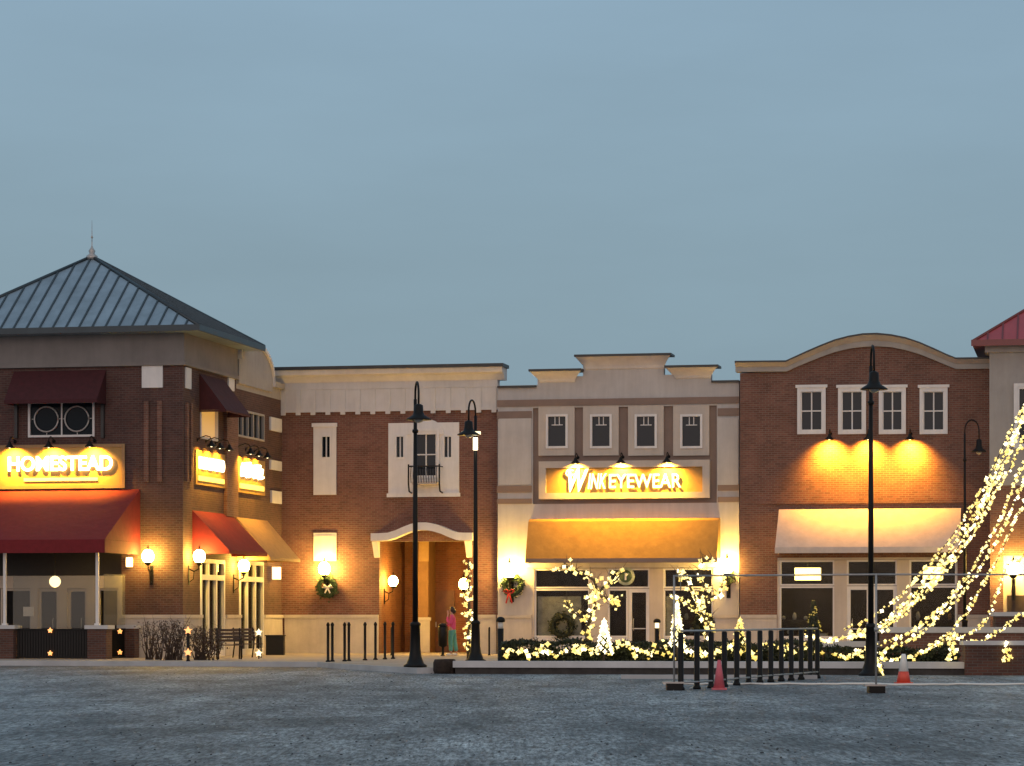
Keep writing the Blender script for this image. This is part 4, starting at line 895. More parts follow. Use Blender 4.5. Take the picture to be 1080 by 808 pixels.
# ================================================================== planter, walls on the right
def wline(name, label, cat, px0, px1, d0, d1, z0, zc, zt, thick, bm, cm, group=None):
    x0, x1 = GX(px0, d0), GX(px1, d1); o = thing(name, label, cat, ((x0+x1)/2, (d0+d1)/2, z0), 'W', group)
    mb = MB(); mb.hexa([(x0,d0,z0),(x1,d1,z0),(x1,d1+thick,z0),(x0,d0+thick,z0)], [(x0,d0,zc),(x1,d1,zc),(x1,d1+thick,zc),(x0,d0+thick,zc)]); link('wall_body', mb, bm, o)
    e = .06; mb = MB(); mb.hexa([(x0-e,d0-e,zc+.002),(x1+e,d1-e,zc+.002),(x1+e,d1+thick+e,zc+.002),(x0-e,d0+thick+e,zc+.002)], [(x0-e,d0-e,zt),(x1+e,d1-e,zt),(x1+e,d1+thick+e,zt),(x0-e,d0+thick+e,zt)]); link('wall_cap', mb, cm, o)
    return o
pl = wline('planter', 'long low planter wall with a pale cap in front of the lit hedge', 'planter', 480, 1018, 75.2, 73.6, 0, .17, .34, .4, mat('dark_planter_stone', (.05,.044,.04), .85, 4, .35, .4), M['cap'])
mb = MB(); x = GX(469, 75.4); mb.lathe([(.28,0),(.31,.08),(.31,.3),(.27,.38),(.02,.39)], (x, 75.6, 0), 16); xx = GX(481, 75.3); mb.box(x, xx-.07, 75.35, 75.9, 0, .385); link('rounded_end', mb, M['soil'], pl)
mb = MB(); mb.hexa([(GX(482,75.7),75.65,.14),(GX(1016,74.1),74.05,.14),(GX(1016,78),78,.14),(GX(482,79),79,.14)], [(GX(482,75.7),75.65,.28),(GX(1016,74.1),74.05,.28),(GX(1016,78),78,.28),(GX(482,79),79,.28)]); link('mulch', mb, M['soil'], pl)
wline('seat_wall', 'brown brick seat wall with pale cap at the right edge, nearest of the stepped walls', 'wall', 1018, 1150, 73.4, 73.0, 0, Zd(680.5, 73.4), Zd(676, 73.4), .5, M['brickw'], M['cap'])
wline('seat_wall', 'long brick seat wall with pale cap running behind the light strands', 'wall', 930, 1160, 79.5, 79.2, .14, Zd(667.5, 79.4), Zd(661.5, 79.4), .5, M['brick4'], M['cap'])
wline('seat_wall', 'highest and farthest stepped brick wall at the right edge', 'wall', 1050, 1170, 84, 83.6, .14, Zd(650, 84), Zd(645.5, 84), .5, M['brickw'], M['cap'])
wline('seat_wall', 'short pale capped wall behind the right end of the black post barrier', 'wall', 846, 944, 80.5, 80.2, .14, Zd(682.5, 80.4), Zd(676.5, 80.4), .45, M['brickw'], M['cap'])
# hedge
def hedge(label, px0, px1, d0, d1, z0, z1, wdt, n, seed):
    rr = random.Random(seed); x0, x1 = GX(px0, d0), GX(px1, d1); mb = MB()
    ns = 40
    for i in range(ns):   # inner dark mass
        t0, t1 = i/ns, (i+1)/ns; xa, xb = x0+(x1-x0)*t0, x0+(x1-x0)*t1; ya = d0+(d1-d0)*t0; hh = z1-.12-.1*rr.random()
        mb.box(xa, xb-.004, ya+.15+.1*rr.random(), ya+wdt-.1, z0, hh)
    for i in range(n):
        t = rr.random(); x = x0+(x1-x0)*t; y = d0+(d1-d0)*t; b = .5+.5*math.sin(x*3.1)*math.sin(x*1.3+2)
        zt_ = z1-.12+.14*b; k = rr.random()
        if k < .55: p = (x, y+rr.uniform(-.02,.16), rr.uniform(z0, zt_))
        else: p = (x, y+rr.uniform(0, wdt), zt_+rr.gauss(0,.04))
        mb.leaf(p, rr.uniform(.035,.075), rr)
    return single('hedge', mb, M['hedge'], label, 'hedge', ((x0+x1)/2, (d0+d1)/2, z0), 'W')
hedge('low dark hedge covered in warm lights in front of the eyewear shop', 528, 868, 77, 76.4, .26, Zd(677, 77), 1.1, 9000, 2)
hedge('short low dark hedge right of the barrier behind the tall street lamp', 872, 1012, 76, 75.6, .26, Zd(684, 76), .9, 3000, 3)
# ================================================================== string lights
BM = {k: None for k in ('bulb','bulb2','bulb3')}
for k in BM:
    me = bpy.data.meshes.new('bulb'); mb = MB(); 
    for ax in range(3):
        for sg_ in (-1, 1):
            tip = [0,0,0]; tip[ax] = 1.25*sg_; a2, b2_ = (ax+1) % 3, (ax+2) % 3; q_ = []
            for u_, v_ in ((1,1),(-1,1),(-1,-1),(1,-1)):
                c_ = [0,0,0]; c_[a2] = .42*u_; c_[b2_] = .42*v_; c_[ax] = .42*sg_; q_.append(c_)
            mb.add(q_+[tip], [(0,1,4),(1,2,4),(2,3,4),(3,0,4)])
    me.from_pydata(mb.v, [], mb.f); me.polygons.foreach_set('use_smooth', mb.s); me.materials.append(M[k]); BM[k] = me
def string_of_lights(label, pts, step, size, rng, jit=.05, group=None, frame='W', cablew=.012, parent_thing=None, cap=100):
    pts = [Vector(p) for p in pts]; o = thing('string_light', label, 'string lights', tuple(pts[0]), 'W', group)
    mb = MB(); mb.tube(pts, cablew, 5); link('cable', mb, M['cable'], o)
    acc = 0; pos = []
    for a, b in zip(pts, pts[1:]):
        L_ = (b-a).length; t = acc; step_ = step*.5
        while t < L_:
            pos.append(a+(b-a)*(t/L_)); t += step_*rng.uniform(.6, 1.4)
        acc = t-L_
    rest = {'bulb': MB(), 'bulb2': MB(), 'bulb3': MB()}; rest1 = MB()
    order = list(range(len(pos))); rng.shuffle(order)
    for j, i in enumerate(order):
        p = pos[i]+Vector((rng.gauss(0,jit), rng.gauss(0,jit), rng.gauss(0,jit))); s = size*.68*rng.uniform(.6, 1.5)
        k = rng.choice(('bulb','bulb','bulb','bulb2','bulb2','bulb2','bulb3'))
        if j < cap:
            b = bpy.data.objects.new('bulb', BM[k]); COL.objects.link(b); b.parent = o; b.location = p-pts[0]; b.scale = (s,s,s*1.2); b.rotation_euler = (rng.random()*3, rng.random()*3, 0)
        else: rest1.mi = ('bulb','bulb2','bulb3').index(k); rest1.octa(p, s*1.1)
    if rest1.v: r_ = link('bulb_cluster', rest1, [M['bulb'],M['bulb2'],M['bulb3']], o, tuple(pts[0])); r_['kind'] = 'stuff'
    return o
def spline(cp, n=8):
    cp = [Vector(c) for c in cp]; out_ = []
    for i in range(len(cp)-1):
        p0, p1, p2, p3 = cp[max(i-1,0)], cp[i], cp[i+1], cp[min(i+2,len(cp)-1)]
        for k in range(n):
            t = k/n; out_.append(.5*((2*p1)+(p2-p0)*t+(2*p0-5*p1+4*p2-p3)*t*t+(3*p1-p0-3*p2+p3)*t**3))
    return out_+[cp[-1]]
def PW(px, py, d): return (GX(px, d), d, Zd(py, d))
rg = random.Random(21)
# strands of the big light tree; they all hang from one mast standing right of the picture
mast_d = 78.5; mast_top = PW(1190, 205, mast_d)
mb = MB(); mx_ = GX(1190, mast_d); o = thing('light_mast', 'tall mast just outside the right edge carrying all the light strands', 'mast', (mx_, mast_d, .14), 'W'); mb.tube([(mx_, mast_d, .14), (mx_, mast_d, mast_top[2]+.2)], [.12,.07], 12); link('pole', mb, M['black'], o)
st_def = [
 ('outermost dense light strand, top edge of the fan at the right', [(1080,436,77),(1066,466,76.6),(1048,502,76.2),(1024,548,75.7),(1000,582,75.3),(972,617,75),(948,641,74.8),(922,662,74.6),(895,668,74.6)], .115),
 ('dense light strand just inside the outermost one of the fan', [(1084,452,77.6),(1068,488,77.2),(1052,516,76.8),(1030,556,76.3),(1006,592,75.9),(980,622,75.5),(955,646,75.2),(928,668,75)], .13),
 ('wispy light strand woven between the two dense outer ones', [(1080,443,77.2),(1064,480,76.9),(1047,515,76.4),(1026,553,76),(1003,588,75.6),(976,620,75.2),(951,646,75),(926,665,74.8)], .10),
 ('light strand on the upper rim of the fan, slightly above the others', [(1082,424,76.8),(1062,462,76.4),(1044,500,76),(1020,542,75.5),(996,576,75.1),(968,608,74.8),(944,634,74.6),(912,655,74.5),(890,664,74.5)], .16),
 ('second group light strand curving from mid right down to the tall lamp', [(1084,480,79),(1070,508,78.4),(1056,545,77.8),(1040,575,77.2),(1022,605,76.6),(1000,633,76),(976,655,75.4),(945,674,75),(900,688,74.8)], .14),
 ('light strand close below the second group, ending at the low planter', [(1084,494,79.6),(1072,524,79),(1054,566,78.4),(1034,598,77.7),(1012,628,77),(988,652,76.3),(962,674,75.4),(925,690,74.9)], .17),
 ('looser light strand in the middle of the fan over the brown brick', [(1084,520,80),(1072,545,79.5),(1060,573,79),(1048,598,78.4),(1034,622,77.6),(1018,648,76.8),(1000,668,76.2),(975,686,75.4)], .20),
 ('sparse inner light strand in front of the yellow-lit wall', [(1084,575,80.5),(1066,592,80),(1056,612,79.5),(1048,634,79),(1042,650,78.6),(1030,664,78),(1010,672,77.4)], .22),
 ('thin low light strand crossing the long seat wall', [(1090,640,78),(1072,652,77.8),(1060,661,77.4),(1040,674,77),(1016,677.5,76.6)], .15),
 ('thin low light strand dropping in front of the short wall', [(1010,668,77),(1000,673,76.6),(986,681,76),(966,691,75.2),(940,696,74.8),(912,700,74.4)], .15),
 ('thick tangle of lights along the low wall left of the fan', [(850,668,78),(868,676,77.6),(885,673,77.2),(905,671,76.8),(925,664,76.4)], .075),
 ('lights lying on the hedge top at the foot of the tall street lamp', [(878,690,76),(892,694,75.8),(905,691,75.6),(918,692,75.4),(932,697,75.2)], .085),
]
for lab, pts, stp in st_def:
    cp = [PW(x, y, dd_) for x, y, dd_ in pts]
    if pts[0][0] > 1075 and pts[0][1] < 600:
        cp = [mast_top, PW((1190+pts[0][0])/2-6, (205+pts[0][1])/2+22, (mast_d+pts[0][2])/2)] + cp
    string_of_lights(lab, spline(cp, 6), stp, .058, rg, .028, 'light strands of the big light fan')
for px, py, lab in ((1062,690,'bunch of golden bulbs hanging on the nearest seat wall'),(1004,688,'bunch of golden bulbs hanging over the end of the planter'),(929,703,'bunch of golden bulbs low beside the foot of the tall street lamp')):
    d = 73.2 if px > 1018 else 73.4
    if px < 940: d = 72.9
    string_of_lights(lab, spline([PW(px+2, py-12, d),PW(px-2, py-5, d),PW(px+3, py, d),PW(px-3, py+4, d),PW(px+1, py+7, d)], 5), .075, .06, rg, .05)
# hedge lights
def zig(px0, px1, py, amp, d, n): return [PW(px0+(px1-px0)*i/n, py+rg.uniform(-amp, amp), d+rg.uniform(-.05,.05)) for i in range(n+1)]
string_of_lights('string of lights thrown over the hedge below the wreath window', spline(zig(548, 632, 685, 6, 76.7, 14), 4), .11, .075, rg, .06, None)
string_of_lights('string of lights over the hedge in front of the eyewear shop door', spline(zig(640, 700, 684, 7, 76.7, 11), 4), .11, .072, rg, .06, None)
string_of_lights('string of lights over the hedge behind the near end of the barrier', spline(zig(702, 780, 686, 6, 76.6, 14), 4), .13, .07, rg, .06, None)
string_of_lights('string of lights over the hedge behind the far end of the barrier', spline(zig(783, 866, 686, 6, 76.5, 14), 4), .13, .07, rg, .06, None)
string_of_lights('little ball of lights at the left tip of the hedge by the black bollard light', spline([PW(531,686,76.7),PW(536,689,76.7),PW(533,693,76.7),PW(538,686,76.7),PW(534,690,76.7)], 4), .08, .055, rg, .04)
# wrapped column by the passage
d = 86.6; x = GX(494, d); o = thing('slim_tree', 'slim bare young tree wrapped in lights between the passage and the street lamp', 'tree', (x, d, .14), 'W'); mb = MB(); mb.tube([(x,d,.14),(x+.03,d,1.5),(x,d,Zd(590, d))], [.06,.045,.02], 8); link('trunk', mb, M['bark'], o); mb = MB()
for i in range(7): z = .9+i*.32; a = i*2.3; mb.tube([(x,d,z),(x+.2*math.cos(a),d+.2*math.sin(a),z+.35)], [.02,.008], 5)
link('branches', mb, M['bark'], o)
string_of_lights('spiral of lights wrapped up the slim tree beside the passage', [(x+(.11+.03*math.sin(i))*math.cos(i*.9), d-.02+.11*math.sin(i*.9), Zd(688-i*96/60, d)) for i in range(61)], .13, .062, rg, .05)
# lit trees
def lit_tree(label, slabel, base, limbs, seed, step=.12):
    rr = random.Random(seed); o = thing('bare_tree', label, 'tree', (base[0], base[1], .26), 'W'); tm = MB(); bm_ = MB()
    for i, (pts, rad, lit) in enumerate(limbs):
        P_ = spline(pts, 5); n = len(P_); (tm if i == 0 else bm_).tube(P_, [rad*(1-.75*k/(n-1)) for k in range(n)], 7)
        for k in range(2, n, 2):
            for q in range(2):
                e = P_[k]+Vector((rr.gauss(0,.16), rr.gauss(0,.22), abs(rr.gauss(.2,.12)))); bm_.tube([P_[k], (P_[k]+e)/2+Vector((0,0,.03)), e], [rad*.22, rad*.15, .004], 4)
    link('trunk', tm, M['bark'], o); link('branches', bm_, M['bark'], o)
    for i, (pts, rad, lit) in enumerate(limbs):
        if not lit: continue
        P_ = spline(pts, 5); W_ = [p+Vector((rad*1.2*math.cos(j*1.3), rad*1.2*math.sin(j*1.3), .02)) for j, p in enumerate(P_)]
        string_of_lights(slabel[i], W_, step*1.35, .072, rr, .065, 'lights wound on the bare trees by the eyewear shop')
d = 78.2; q = lambda a, b, dd_=0: PW(a, b, d+dd_)
lit_tree('small bare tree wound with lights in front of the eyewear shop, nearer the wreath window',
  ['lights wound on the trunk of the left bare tree','lights on the top limb of the left bare tree reaching up left','lights on the right limb of the left bare tree','lights on the mid left limb of the left bare tree','lights across the thick middle crotch of the left bare tree'],
  q(622,690), [([q(622,691),q(619,672),q(621,655),q(627,640),q(629,622)], .07, True), ([q(629,624),q(626,612),q(612,604,.2),q(600,598,.3),q(583,604,.4)], .045, True),
  ([q(628,630),q(638,618),q(650,612),q(655,603,-.2)], .045, True), ([q(622,655),q(612,650),q(602,644),q(598,634)], .04, True), ([q(618,634,.1),q(630,629),q(642,632,-.1),q(652,632,-.2),q(645,641,-.2)], .05, True)], 31, .10)
lit_tree('small bare tree wound with lights at the right end of the eyewear shop',
  ['lights wound on the trunk of the right bare tree','lights on the long limb of the right bare tree reaching to the wall lamp','lights on the upper left limb of the right bare tree','lights on the low left limb of the right bare tree','lights on the drooping limb of the right bare tree'],
  q(746,690), [([q(748,691),q(745,676),q(747,662),q(741,648),q(735,636)], .07, True), ([q(737,640),q(745,632),q(758,626),q(764,612)], .045, True),
  ([q(736,636),q(742,620),q(738,608),q(740,594,.2),q(752,590,.3)], .045, True), ([q(740,648),q(728,640),q(716,634),q(706,628,.3)], .04, True), ([q(735,634),q(726,616),q(718,604),q(712,612,.2)], .04, True)], 32, .115)
# lit cone shrubs
def lit_cone(label, px, py0, py1, r0, d, nb, k='bulb3'):
    x = GX(px, d); z0, z1 = Zd(py0, d), Zd(py1, d); rr = random.Random(int(px)); o = thing('lit_topiary', label, 'topiary', (x, d, z0), 'W', 'small cone shrubs smothered in lights'); mb = MB()
    for i in range(900): h_ = rr.random(); a = rr.random()*6.28; q_ = r0*(1-h_)*math.sqrt(rr.random()); mb.leaf((x+q_*math.cos(a), d+q_*math.sin(a), z0+(z1-z0)*h_*.97), .05, rr)
    link('foliage', mb, M['hedge'], o); mb = MB(); mb.tube([(x,d,min(z0,.26)),(x,d,z0+.3)], .03, 6); link('stem', mb, M['bark'], o)
    for i in range(nb):
        h_ = (i+.5)/nb; a = i*2.4; q_ = r0*(1-h_*.93); b = bpy.data.objects.new('bulb', BM[rr.choice((k, k, 'bulb'))]); COL.objects.link(b); b.parent = o; b.location = (q_*math.cos(a), q_*math.sin(a)*.9-.02, (z1-z0)*h_); s = rr.uniform(.035,.07); b.scale = (s, s, s*1.3)
lit_cone('small dazzling cone shrub under the left bare tree', 637, 689, 655, .22, 76.3, 46)
lit_cone('dazzling narrow cone shrub under the left side of the right bare tree', 714, 682, 636, .20, 76.3, 54)
lit_cone('golden lit cone shrub behind the barrier near the brown brick wall', 780, 691, 653, .24, 76.2, 30, 'bulb2')
# ================================================================== barrier, frame, rope, cones, bollards
fx = [718,735,750,764,777,789.5,801.5,813,824,834.5,845,854.5,862]; fy = [728,727,726,724.5,723,722,720.5,719.5,718.5,718,717,716,715.5]
pts = [W2(a, b) for a, b in zip(fx, fy)]
o = thing('post_barrier', 'barrier of thick black pickets with a thin grey top rail standing on the asphalt', 'barrier', (pts[6][0], pts[6][1], 0), 'W'); ORG[o.name] = (pts[6][0], pts[6][1], 0)
for x, y in pts:
    mb = MB(); mb.lathe([(.085,0),(.085,.04),(.06,.08),(.06,1.18),(.04,1.2)], (x, y, 0), 10); link('picket', mb, M['black'], o)
mb = MB(); mb.tube([(x, y, 1.225) for x, y in pts], .022, 6); link('top_rail', mb, M['grey'], o)
mb = MB(); mb.tube([(x, y-.1, .16) for x, y in pts], .02, 6); link('foot_rail', mb, M['grey'], o)
# pipe frame
A1, A2 = W2(711, 728), W2(924, 731); A3 = (GX(1140, A2[1]+.5), A2[1]+.5)
o = thing('pipe_frame', 'tall thin grey pipe frame with black weighted feet spanning the right half', 'frame', (A1[0], A1[1], 0), 'W')
zt_ = Zd(607.5, A1[1])
for k, (x, y) in enumerate((A1, A2, A3)):
    mb = MB(); mb.tube([(x,y,.05),(x,y,zt_+.02)], .021, 8); link('post', mb, M['grey'], o)
    mb = MB(); mb.box(x-.16, x+.16, y-.2, y+.2, 0, .14); f = link('foot_weight', mb, M['black'], o); mb = MB(); mb.box(x-.24, x+.2, y-.16, y+.16, .142, .175); link('foot_plate', mb, M['grey'], f)
    mb = MB(); mb.tube([(x,y,Zd(665, y)-.02),(x,y,Zd(665, y)+.06)], .04, 8); link('clamp', mb, M['grey'], o)
mb = MB(); mb.tube([(*A1, zt_),(*A2, zt_)], .018, 6); link('crossbar', mb, M['grey'], o); mb = MB(); mb.tube([(*A2, zt_),(*A3, zt_)], .018, 6); link('crossbar', mb, M['grey'], o)
mb = MB(); mb.tube([(A1[0],A1[1],zt_),(A1[0]+.12,A1[1],zt_+.06),(A1[0]+.14,A1[1],zt_-.3)], .012, 5); link('hook', mb, M['grey'], o)
# rope along the ground
rr = random.Random(9); P_ = [W2(700+i*13, 722.5+rr.uniform(-.5,.5)+(0 if i < 18 else .4)) for i in range(34)]
mb = MB(); mb.tube([(x, y, .024) for x, y in P_], .024, 6); single('ground_rope', mb, M['conew'], 'pale rope lying along the asphalt in front of the barrier and cone', 'rope', (P_[16][0], P_[16][1], 0), 'W')
def cone(label, px, py, h, m1, m2, band=True, r0=.17):
    x, y = W2(px, py); o = thing('traffic_cone', label, 'traffic cone', (x, y, 0), 'W'); mb = MB(); mb.box(x-r0-.03, x+r0+.03, y-r0-.03, y+r0+.03, 0, .04); link('cone_base', mb, m1, o)
    a = .42 if band else 1; mb = MB(); mb.lathe([(r0,.04),(r0*(1-a*.72),h*a)], (x,y,0), 16); link('cone_body', mb, m1, o)
    if band: mb = MB(); mb.lathe([(r0*(1-a*.72)+.003,h*a),(r0*.34,h*.96),(r0*.25,h)], (x,y,0), 16); link('cone_band', mb, m2, o)
    return o
cone('orange traffic cone with a bright white upper half at the right', 953, 721.5, .68, M['coner'], M['conew'], True, .16)
cone('slim faded pink traffic cone standing between the barrier pickets', 758.5, 727.5, .62, M['conep'], None, False, .12)
# bollard posts left
bp = [(346,86),(350.5,86.6),(363.5,87),(368,87.6),(385,89),(396,90),(406,91),(414.5,92)]
nm = ['nearest the lamp-lit wall','second from the left','third from the left','fourth from the left','fifth from the left','sixth from the left','seventh from the left','last, nearest the street lamp']
for (px, d), n_ in zip(bp, nm):
    x = GX(px, d); mb = MB(); mb.lathe([(.075,0),(.075,.03),(.042,.06),(.042,1.08),(.055,1.1),(.055,1.14),(.02,1.2)], (x,d,.14), 10)
    single('black_bollard', mb, M['black'], 'slim black bollard in the row before the arched passage, %s' % n_, 'bollard', (x,d,.14), 'W', 'slim black bollards before the passage')
for px, d, lab in ((413,100,'thin black post standing back by the passage pier'),(516,100,'thin black post beside the base course right of the passage')):
    x = GX(px, d); mb = MB(); mb.lathe([(.06,0),(.035,.05),(.035,.95),(.02,1.0)], (x,d,.14), 8); single('thin_post', mb, M['black'], lab, 'post', (x,d,.14), 'W')
# bollard lights
for px, d, h_, lab in ((528,79.5,1.42,'black bollard light at the left end of the hedge'),(693,98,1.35,'black bollard light in front of the pier right of the eyewear shop door')):
    x = GX(px, d); o = thing('bollard_light', lab, 'bollard light', (x,d,.14), 'W'); s = 1
    mb = MB(); mb.lathe([(.11,0),(.11,.05),(.085,.08),(.085,h_-.38)], (x,d,.14), 12); link('shaft', mb, M['black'], o)
    mb = MB(); mb.lathe([(.07,h_-.38),(.07,h_-.2)], (x,d,.14), 12); link('lens', mb, M['letter2'] if px > 600 else M['trim'], o)
    mb = MB(); mb.lathe([(.12,h_-.2),(.13,h_-.14),(.1,h_-.08),(.03,h_-.05)], (x,d,.14), 12); link('cap', mb, M['black'], o)
# bin and black box
x, d = GX(290.5, 101), 101; mb = MB(); mb.box(x-.32, x+.32, d-.3, d+.3, .14, Zd(671, d)); mb.box(x-.35, x+.35, d-.33, d+.33, Zd(671, d), Zd(671, d)+.04); single('utility_box', mb, M['black'], 'dark square utility box against the pale wall base by the tan awning', 'box', (x,d,.14), 'W')
o = thing('litter_bin', 'slim black litter bin beside the person in pink', 'litter bin', (GX(467, 99), 99, .14), 'W'); x = GX(467, 99)
mb = MB(); mb.lathe([(.09,0),(.05,.05),(.05,.3),(.15,.35),(.17,1.0),(.13,1.05)], (x,99,.14), 12); link('bin_body', mb, M['black'], o); mb = MB(); mb.lathe([(.17,1.051),(.12,1.12),(.04,1.14)], (x,99,.14), 12); link('bin_lid', mb, M['darkp'], o)
# red-lit post & star lights near the bench
x, d = GX(198.5, 86.5), 86.5; mb = MB(); mb.lathe([(.08,0),(.05,.05),(.05,1.0),(.03,1.03)], (x,d,.14), 8); single('lit_post', mb, M['black'], 'short black post carrying two orange lights in front of the bare shrub', 'post', (x,d,.14), 'W')
for px, py, d, lab in ((198.5,665,86.4,'orange light on top of the short black post'),(198.5,688,86.4,'orange light halfway up the short black post'),(273,667,92,'upper yellow star light right of the bench'),(273,689,92,'lower yellow star light right of the bench')):
    x, z = GX(px, d), Zd(py, d); mb = MB(); pp = [((.13 if i % 2 == 0 else .06)*math.cos(math.pi/2+i*math.pi/5), (.13 if i % 2 == 0 else .06)*math.sin(math.pi/2+i*math.pi/5)) for i in range(10)]
    mb.prism([(x+a, z+b) for a, b in pp], d-.05-.02, d-.02); single('star_light', mb, M['star'] if px < 200 else M['letter2'], lab, 'star light', (x, d, z), 'W')
x, d = GX(273, 92.1), 92.1; mb = MB(); mb.tube([(x,d,.14),(x,d,Zd(662, d))], .02, 6); single('star_stake', mb, M['black'], 'thin black stake holding the two yellow star lights', 'stake', (x,d,.14), 'W')
# benches
def bench(label, px, d, rot, w=1.3):
    o = bpy.data.objects.new('park_bench', None); COL.objects.link(o); ORG[o.name] = (0,0,0); tag(o, label, 'bench', 'slatted benches by the side doors')
    mb = MB()
    for i in range(4): mb.box(-w/2, w/2, -.42+i*.11, -.33+i*.11, .44, .47)
    link('seat', mb, M['dwood'], o); mb = MB()
    for i in range(4): mb.box(-w/2, w/2, .02+.02*i, .045+.02*i, .56+i*.11, .64+i*.11)
    link('backrest', mb, M['dwood'], o)
    for s in (-1, 1):
        x = s*(w/2-.06)
        mb = MB(); mb.tube([(x,-.4,0),(x,-.4,.66),(x,.02,.66)], .025, 6); link('leg', mb, M['black'], o); mb = MB(); mb.tube([(x,.12,0),(x,.02,.45),(x,.1,1.0)], .025, 6); link('leg', mb, M['black'], o)
    o.location = (GX(px, d), d, .14); o.rotation_euler = (0,0,rot); return o
bench('slatted dark bench facing the parking lot beside the bare shrub', 241, 91.5, R(12), .85)
bench('second slatted bench, behind and right of the first, by the second side door', 258, 95, R(40), .9)
# bare shrubs
def shrub(label, px, d, w, h, n, seed, leaves=0):
    rr = random.Random(seed); x = GX(px, d); o = thing('bare_shrub', label, 'shrub', (x,d,.14), 'W'); mb = MB()
    for i in range(n):
        a = rr.random()*6.28; s = rr.uniform(.3, 1)*w; bx = x+rr.gauss(0,w*.3); top_ = (bx+s*math.cos(a), d+.5*s*math.sin(a), .14+h*rr.uniform(.5,1)); m_ = ((bx+top_[0])/2+rr.gauss(0,.06), (d+top_[1])/2, .14+h*rr.uniform(.25,.5))
        mb.tube([(bx,d+rr.gauss(0,.1),.14), m_, top_], [.02,.012,.004], 4)
        for k in range(4):
            t = rr.uniform(.3,.95); p = Vector(m_).lerp(Vector(top_), t); e = p+Vector((rr.gauss(0,.14),rr.gauss(0,.14),abs(rr.gauss(.12,.1)))); mb.tube([p, e], [.008,.003], 3)
    link('twigs', mb, M['twig'], o)
    if leaves:
        mb = MB()
        for i in range(leaves): mb.leaf((x+rr.gauss(0,w*.5), d+rr.gauss(0,.25), .14+h*rr.uniform(.1,.9)**.8), .05, rr)
        link('dry_leaves', mb, M['dwood'], o)
shrub('brown twiggy shrub against the pale wall base left of the orange-lit post', 160, 90.5, .5, 1.3, 26, 1, 90)
shrub('dense brown shrub right beside the orange-lit post', 182, 89.5, .55, 1.35, 42, 2, 260)
shrub('dark shrub between the orange-lit post and the bench', 216, 89.5, .6, 1.1, 40, 3, 350)
rr = random.Random(77); mb = MB()
for i in range(2600):
    d = 27+50*rr.random()**1.4; x = rr.uniform(-.19, .19)*d; s_ = rr.choice((.006,.009,.012,.018)); a_ = rr.random()*3
    mb.hexa([(x+s_*math.cos(a_+k*1.57), d+s_*1.2*math.sin(a_+k*1.57), .001) for k in range(4)], [(x+.6*s_*math.cos(a_+.3+k*1.57), d+.6*s_*math.sin(a_+.3+k*1.57), s_*.8) for k in range(4)])
    mb.m[-6:] = [rr.choice((0,1))]*6
o = link('gravel', mb, [mat('pale_grit', (.30,.31,.31), .9, 5, .3), mat('dark_grit', (.05,.052,.055), .9, 5, .3)], None, (0,0,0)); o['kind'] = 'stuff'; o['label'] = 'loose grit scattered over the worn asphalt lot'
# ================================================================== person
def skin_mesh(name, nodes, edges, m, parent, sub=2):
    me = bpy.data.meshes.new(name); me.from_pydata([n[0] for n in nodes], edges, []); o = bpy.data.objects.new(name, me); COL.objects.link(o); o.parent = parent; ORG[o.name] = ORG[parent.name]
    s = o.modifiers.new('skin', 'SKIN'); s.use_smooth_shade = True
    for i, (p, r) in enumerate(nodes): me.skin_vertices[0].data[i].radius = (r if isinstance(r, tuple) else (r, r))
    me.skin_vertices[0].data[0].use_root = True
    ss = o.modifiers.new('smooth', 'SUBSURF'); ss.levels = ss.render_levels = sub
    dg = bpy.context.evaluated_depsgraph_get(); dg.update(); m2 = bpy.data.meshes.new_from_object(o.evaluated_get(dg)); o.modifiers.clear(); o.data = m2; m2.materials.clear(); m2.materials.append(m); m2.name = name
    for p in m2.polygons: p.use_smooth = True
    return o
dP = 99.5; pe = thing('person', 'person in pink jacket and teal trousers, one hand raised to the face, by the passage', 'person', (GX(477, dP), dP, .14), 'W'); ORG[pe.name] = (0,0,0)
def hand(nodes, edges, wi, wp, dr, up):
    dr = Vector(dr).normalized(); up = Vector(up).normalized(); sd = dr.cross(up).normalized(); wp = Vector(wp)
    pc = len(nodes); nodes.append((tuple(wp+dr*.055), (.026,.018))); edges.append((wi, pc))
    for k, (o_, l_) in enumerate(((-.03,.06),(-.01,.075),(.01,.07),(.028,.055))):
        a = len(nodes); nodes.append((tuple(wp+dr*.095+sd*o_), .009)); nodes.append((tuple(wp+dr*(.095+l_*.6)+sd*o_+up*.012), .008)); nodes.append((tuple(wp+dr*(.095+l_*.9)+sd*o_+up*.035), .007)); edges += [(pc,a),(a,a+1),(a+1,a+2)]
    a = len(nodes); nodes.append((tuple(wp+dr*.04-sd*.04), .011)); nodes.append((tuple(wp+dr*.075-sd*.06+up*.015), .009)); edges += [(pc,a),(a,a+1)]
# facing -x (left). local coordinates, metres
pel = (0,0,.92); nodes = [(pel,(.12,.14)),((0,0,1.08),(.10,.13)),((.01,0,1.26),(.11,.15)),((.0,0,1.38),(.06,.09)),((-.01,0,1.45),(.05,.05)),((-.03,0,1.53),(.075,.07)),((-.035,0,1.60),(.085,.075)),((-.03,0,1.665),(.05,.05))]
edges = [(0,1),(1,2),(2,3),(3,4),(4,5),(5,6),(6,7)]
def chain(st_, lst):
    p = st_
    for q_ in lst: nodes.append(q_); edges.append((p, len(nodes)-1)); p = len(nodes)-1
    return p
chain(0, [((-.04,-.09,.85),.09),((-.06,-.1,.5),.055),((-.04,-.1,.12),.035),((-.06,-.1,.05),.035),((-.18,-.1,.03),.03)])
chain(0, [((.04,.09,.85),.09),((.08,.1,.5),.055),((.15,.1,.13),.035),((.14,.1,.05),.035),((.04,.1,.03),.03)])
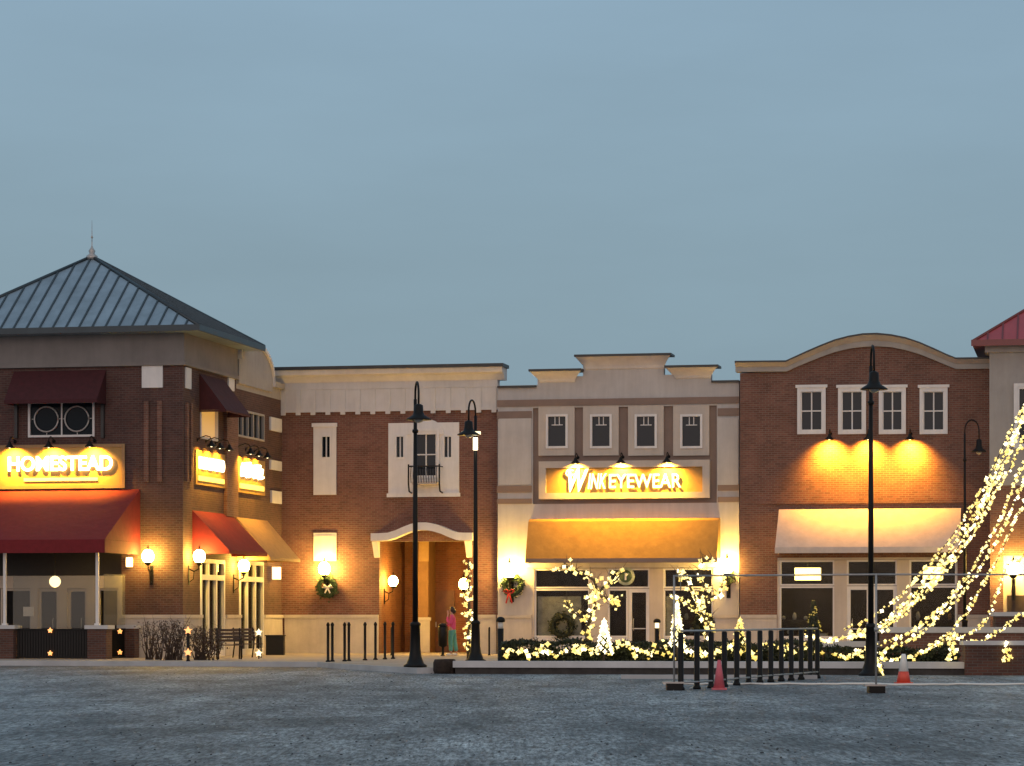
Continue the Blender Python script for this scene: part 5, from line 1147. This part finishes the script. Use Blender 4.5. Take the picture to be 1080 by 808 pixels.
e1_ = chain(3, [((0,-.17,1.36),.05),((-.06,-.22,1.1),.04),((-.17,-.17,1.24),.032),((-.15,-.1,1.42),.022)]); hand(nodes, edges, e1_, (-.15,-.1,1.42), (.05,.05,1), (-.3,.4,0))
e2_ = chain(3, [((0,.17,1.36),.05),((.0,.2,1.1),.04),((-.2,.16,1.06),.032),((-.28,.12,1.08),.022)]); hand(nodes, edges, e2_, (-.28,.12,1.08), (-1,-.1,.15), (0,0,1))
body = skin_mesh('body', nodes, edges, M['skin'], pe)
nodes = [((0,0,.86),(.155,.19)),((0,0,1.05),(.13,.165)),((.01,0,1.26),(.135,.175)),((.0,0,1.38),(.085,.12)),((-.01,0,1.43),(.062,.062))]; edges = [(0,1),(1,2),(2,3),(3,4)]
chain(3, [((0,-.18,1.35),.07),((-.06,-.23,1.1),.06),((-.165,-.175,1.22),.05),((-.155,-.115,1.37),.04)]); chain(3, [((0,.18,1.35),.07),((.0,.21,1.1),.06),((-.18,.165,1.065),.05),((-.25,.13,1.075),.04)])
skin_mesh('jacket', nodes, edges, M['pink'], pe)
nodes = [((0,0,.93),(.13,.155)),((0,0,.86),(.135,.16))]; edges = [(0,1)]
chain(1, [((-.04,-.09,.78),.105),((-.06,-.1,.5),.085),((-.04,-.1,.14),.078)]); chain(1, [((.04,.09,.78),.105),((.08,.1,.5),.085),((.14,.1,.14),.078)])
skin_mesh('trousers', nodes, edges, M['teal'], pe)
mb = MB(); mb.ball((-.005,0,1.61), .105, 14, 10, 1.05); mb.ball((.045,0,1.55), .085, 12, 8, 1.1)
for i, (x, y, z) in enumerate(mb.v):
    if x < -.06 and z < 1.65: mb.v[i] = (-.06+(x+.06)*.1, y, z)
link('hair', mb, M['hair'], pe)
for s, x in ((-1,-.1),(1,.1)):
    mb = MB(); mb.ball((x, s*.1, .045), .055, 10, 6, .8); mb.v = [((p[0]-x)*2.1+x-.02, p[1], max(p[2], 0.0)) for p in mb.v]; link('shoe', mb, M['conew'], pe)
# face details
mb = MB(); 
for s in (-1, 1): mb.ball((-.112, s*.03, 1.595), .011, 8, 6)
link('eyes', mb, M['hair'], pe)
mb = MB(); mb.tube([(-.108,0,1.59),(-.13,0,1.565),(-.112,0,1.56)], [.008,.014,.01], 6); link('nose', mb, M['skin'], pe)
# flat nodes fix for every box-like mesh: nothing more
for o in list(bpy.data.objects):
    if o.type == 'MESH' and o.parent is None and 'kind' not in o and 'category' not in o: print('UNTAGGED', o.name)
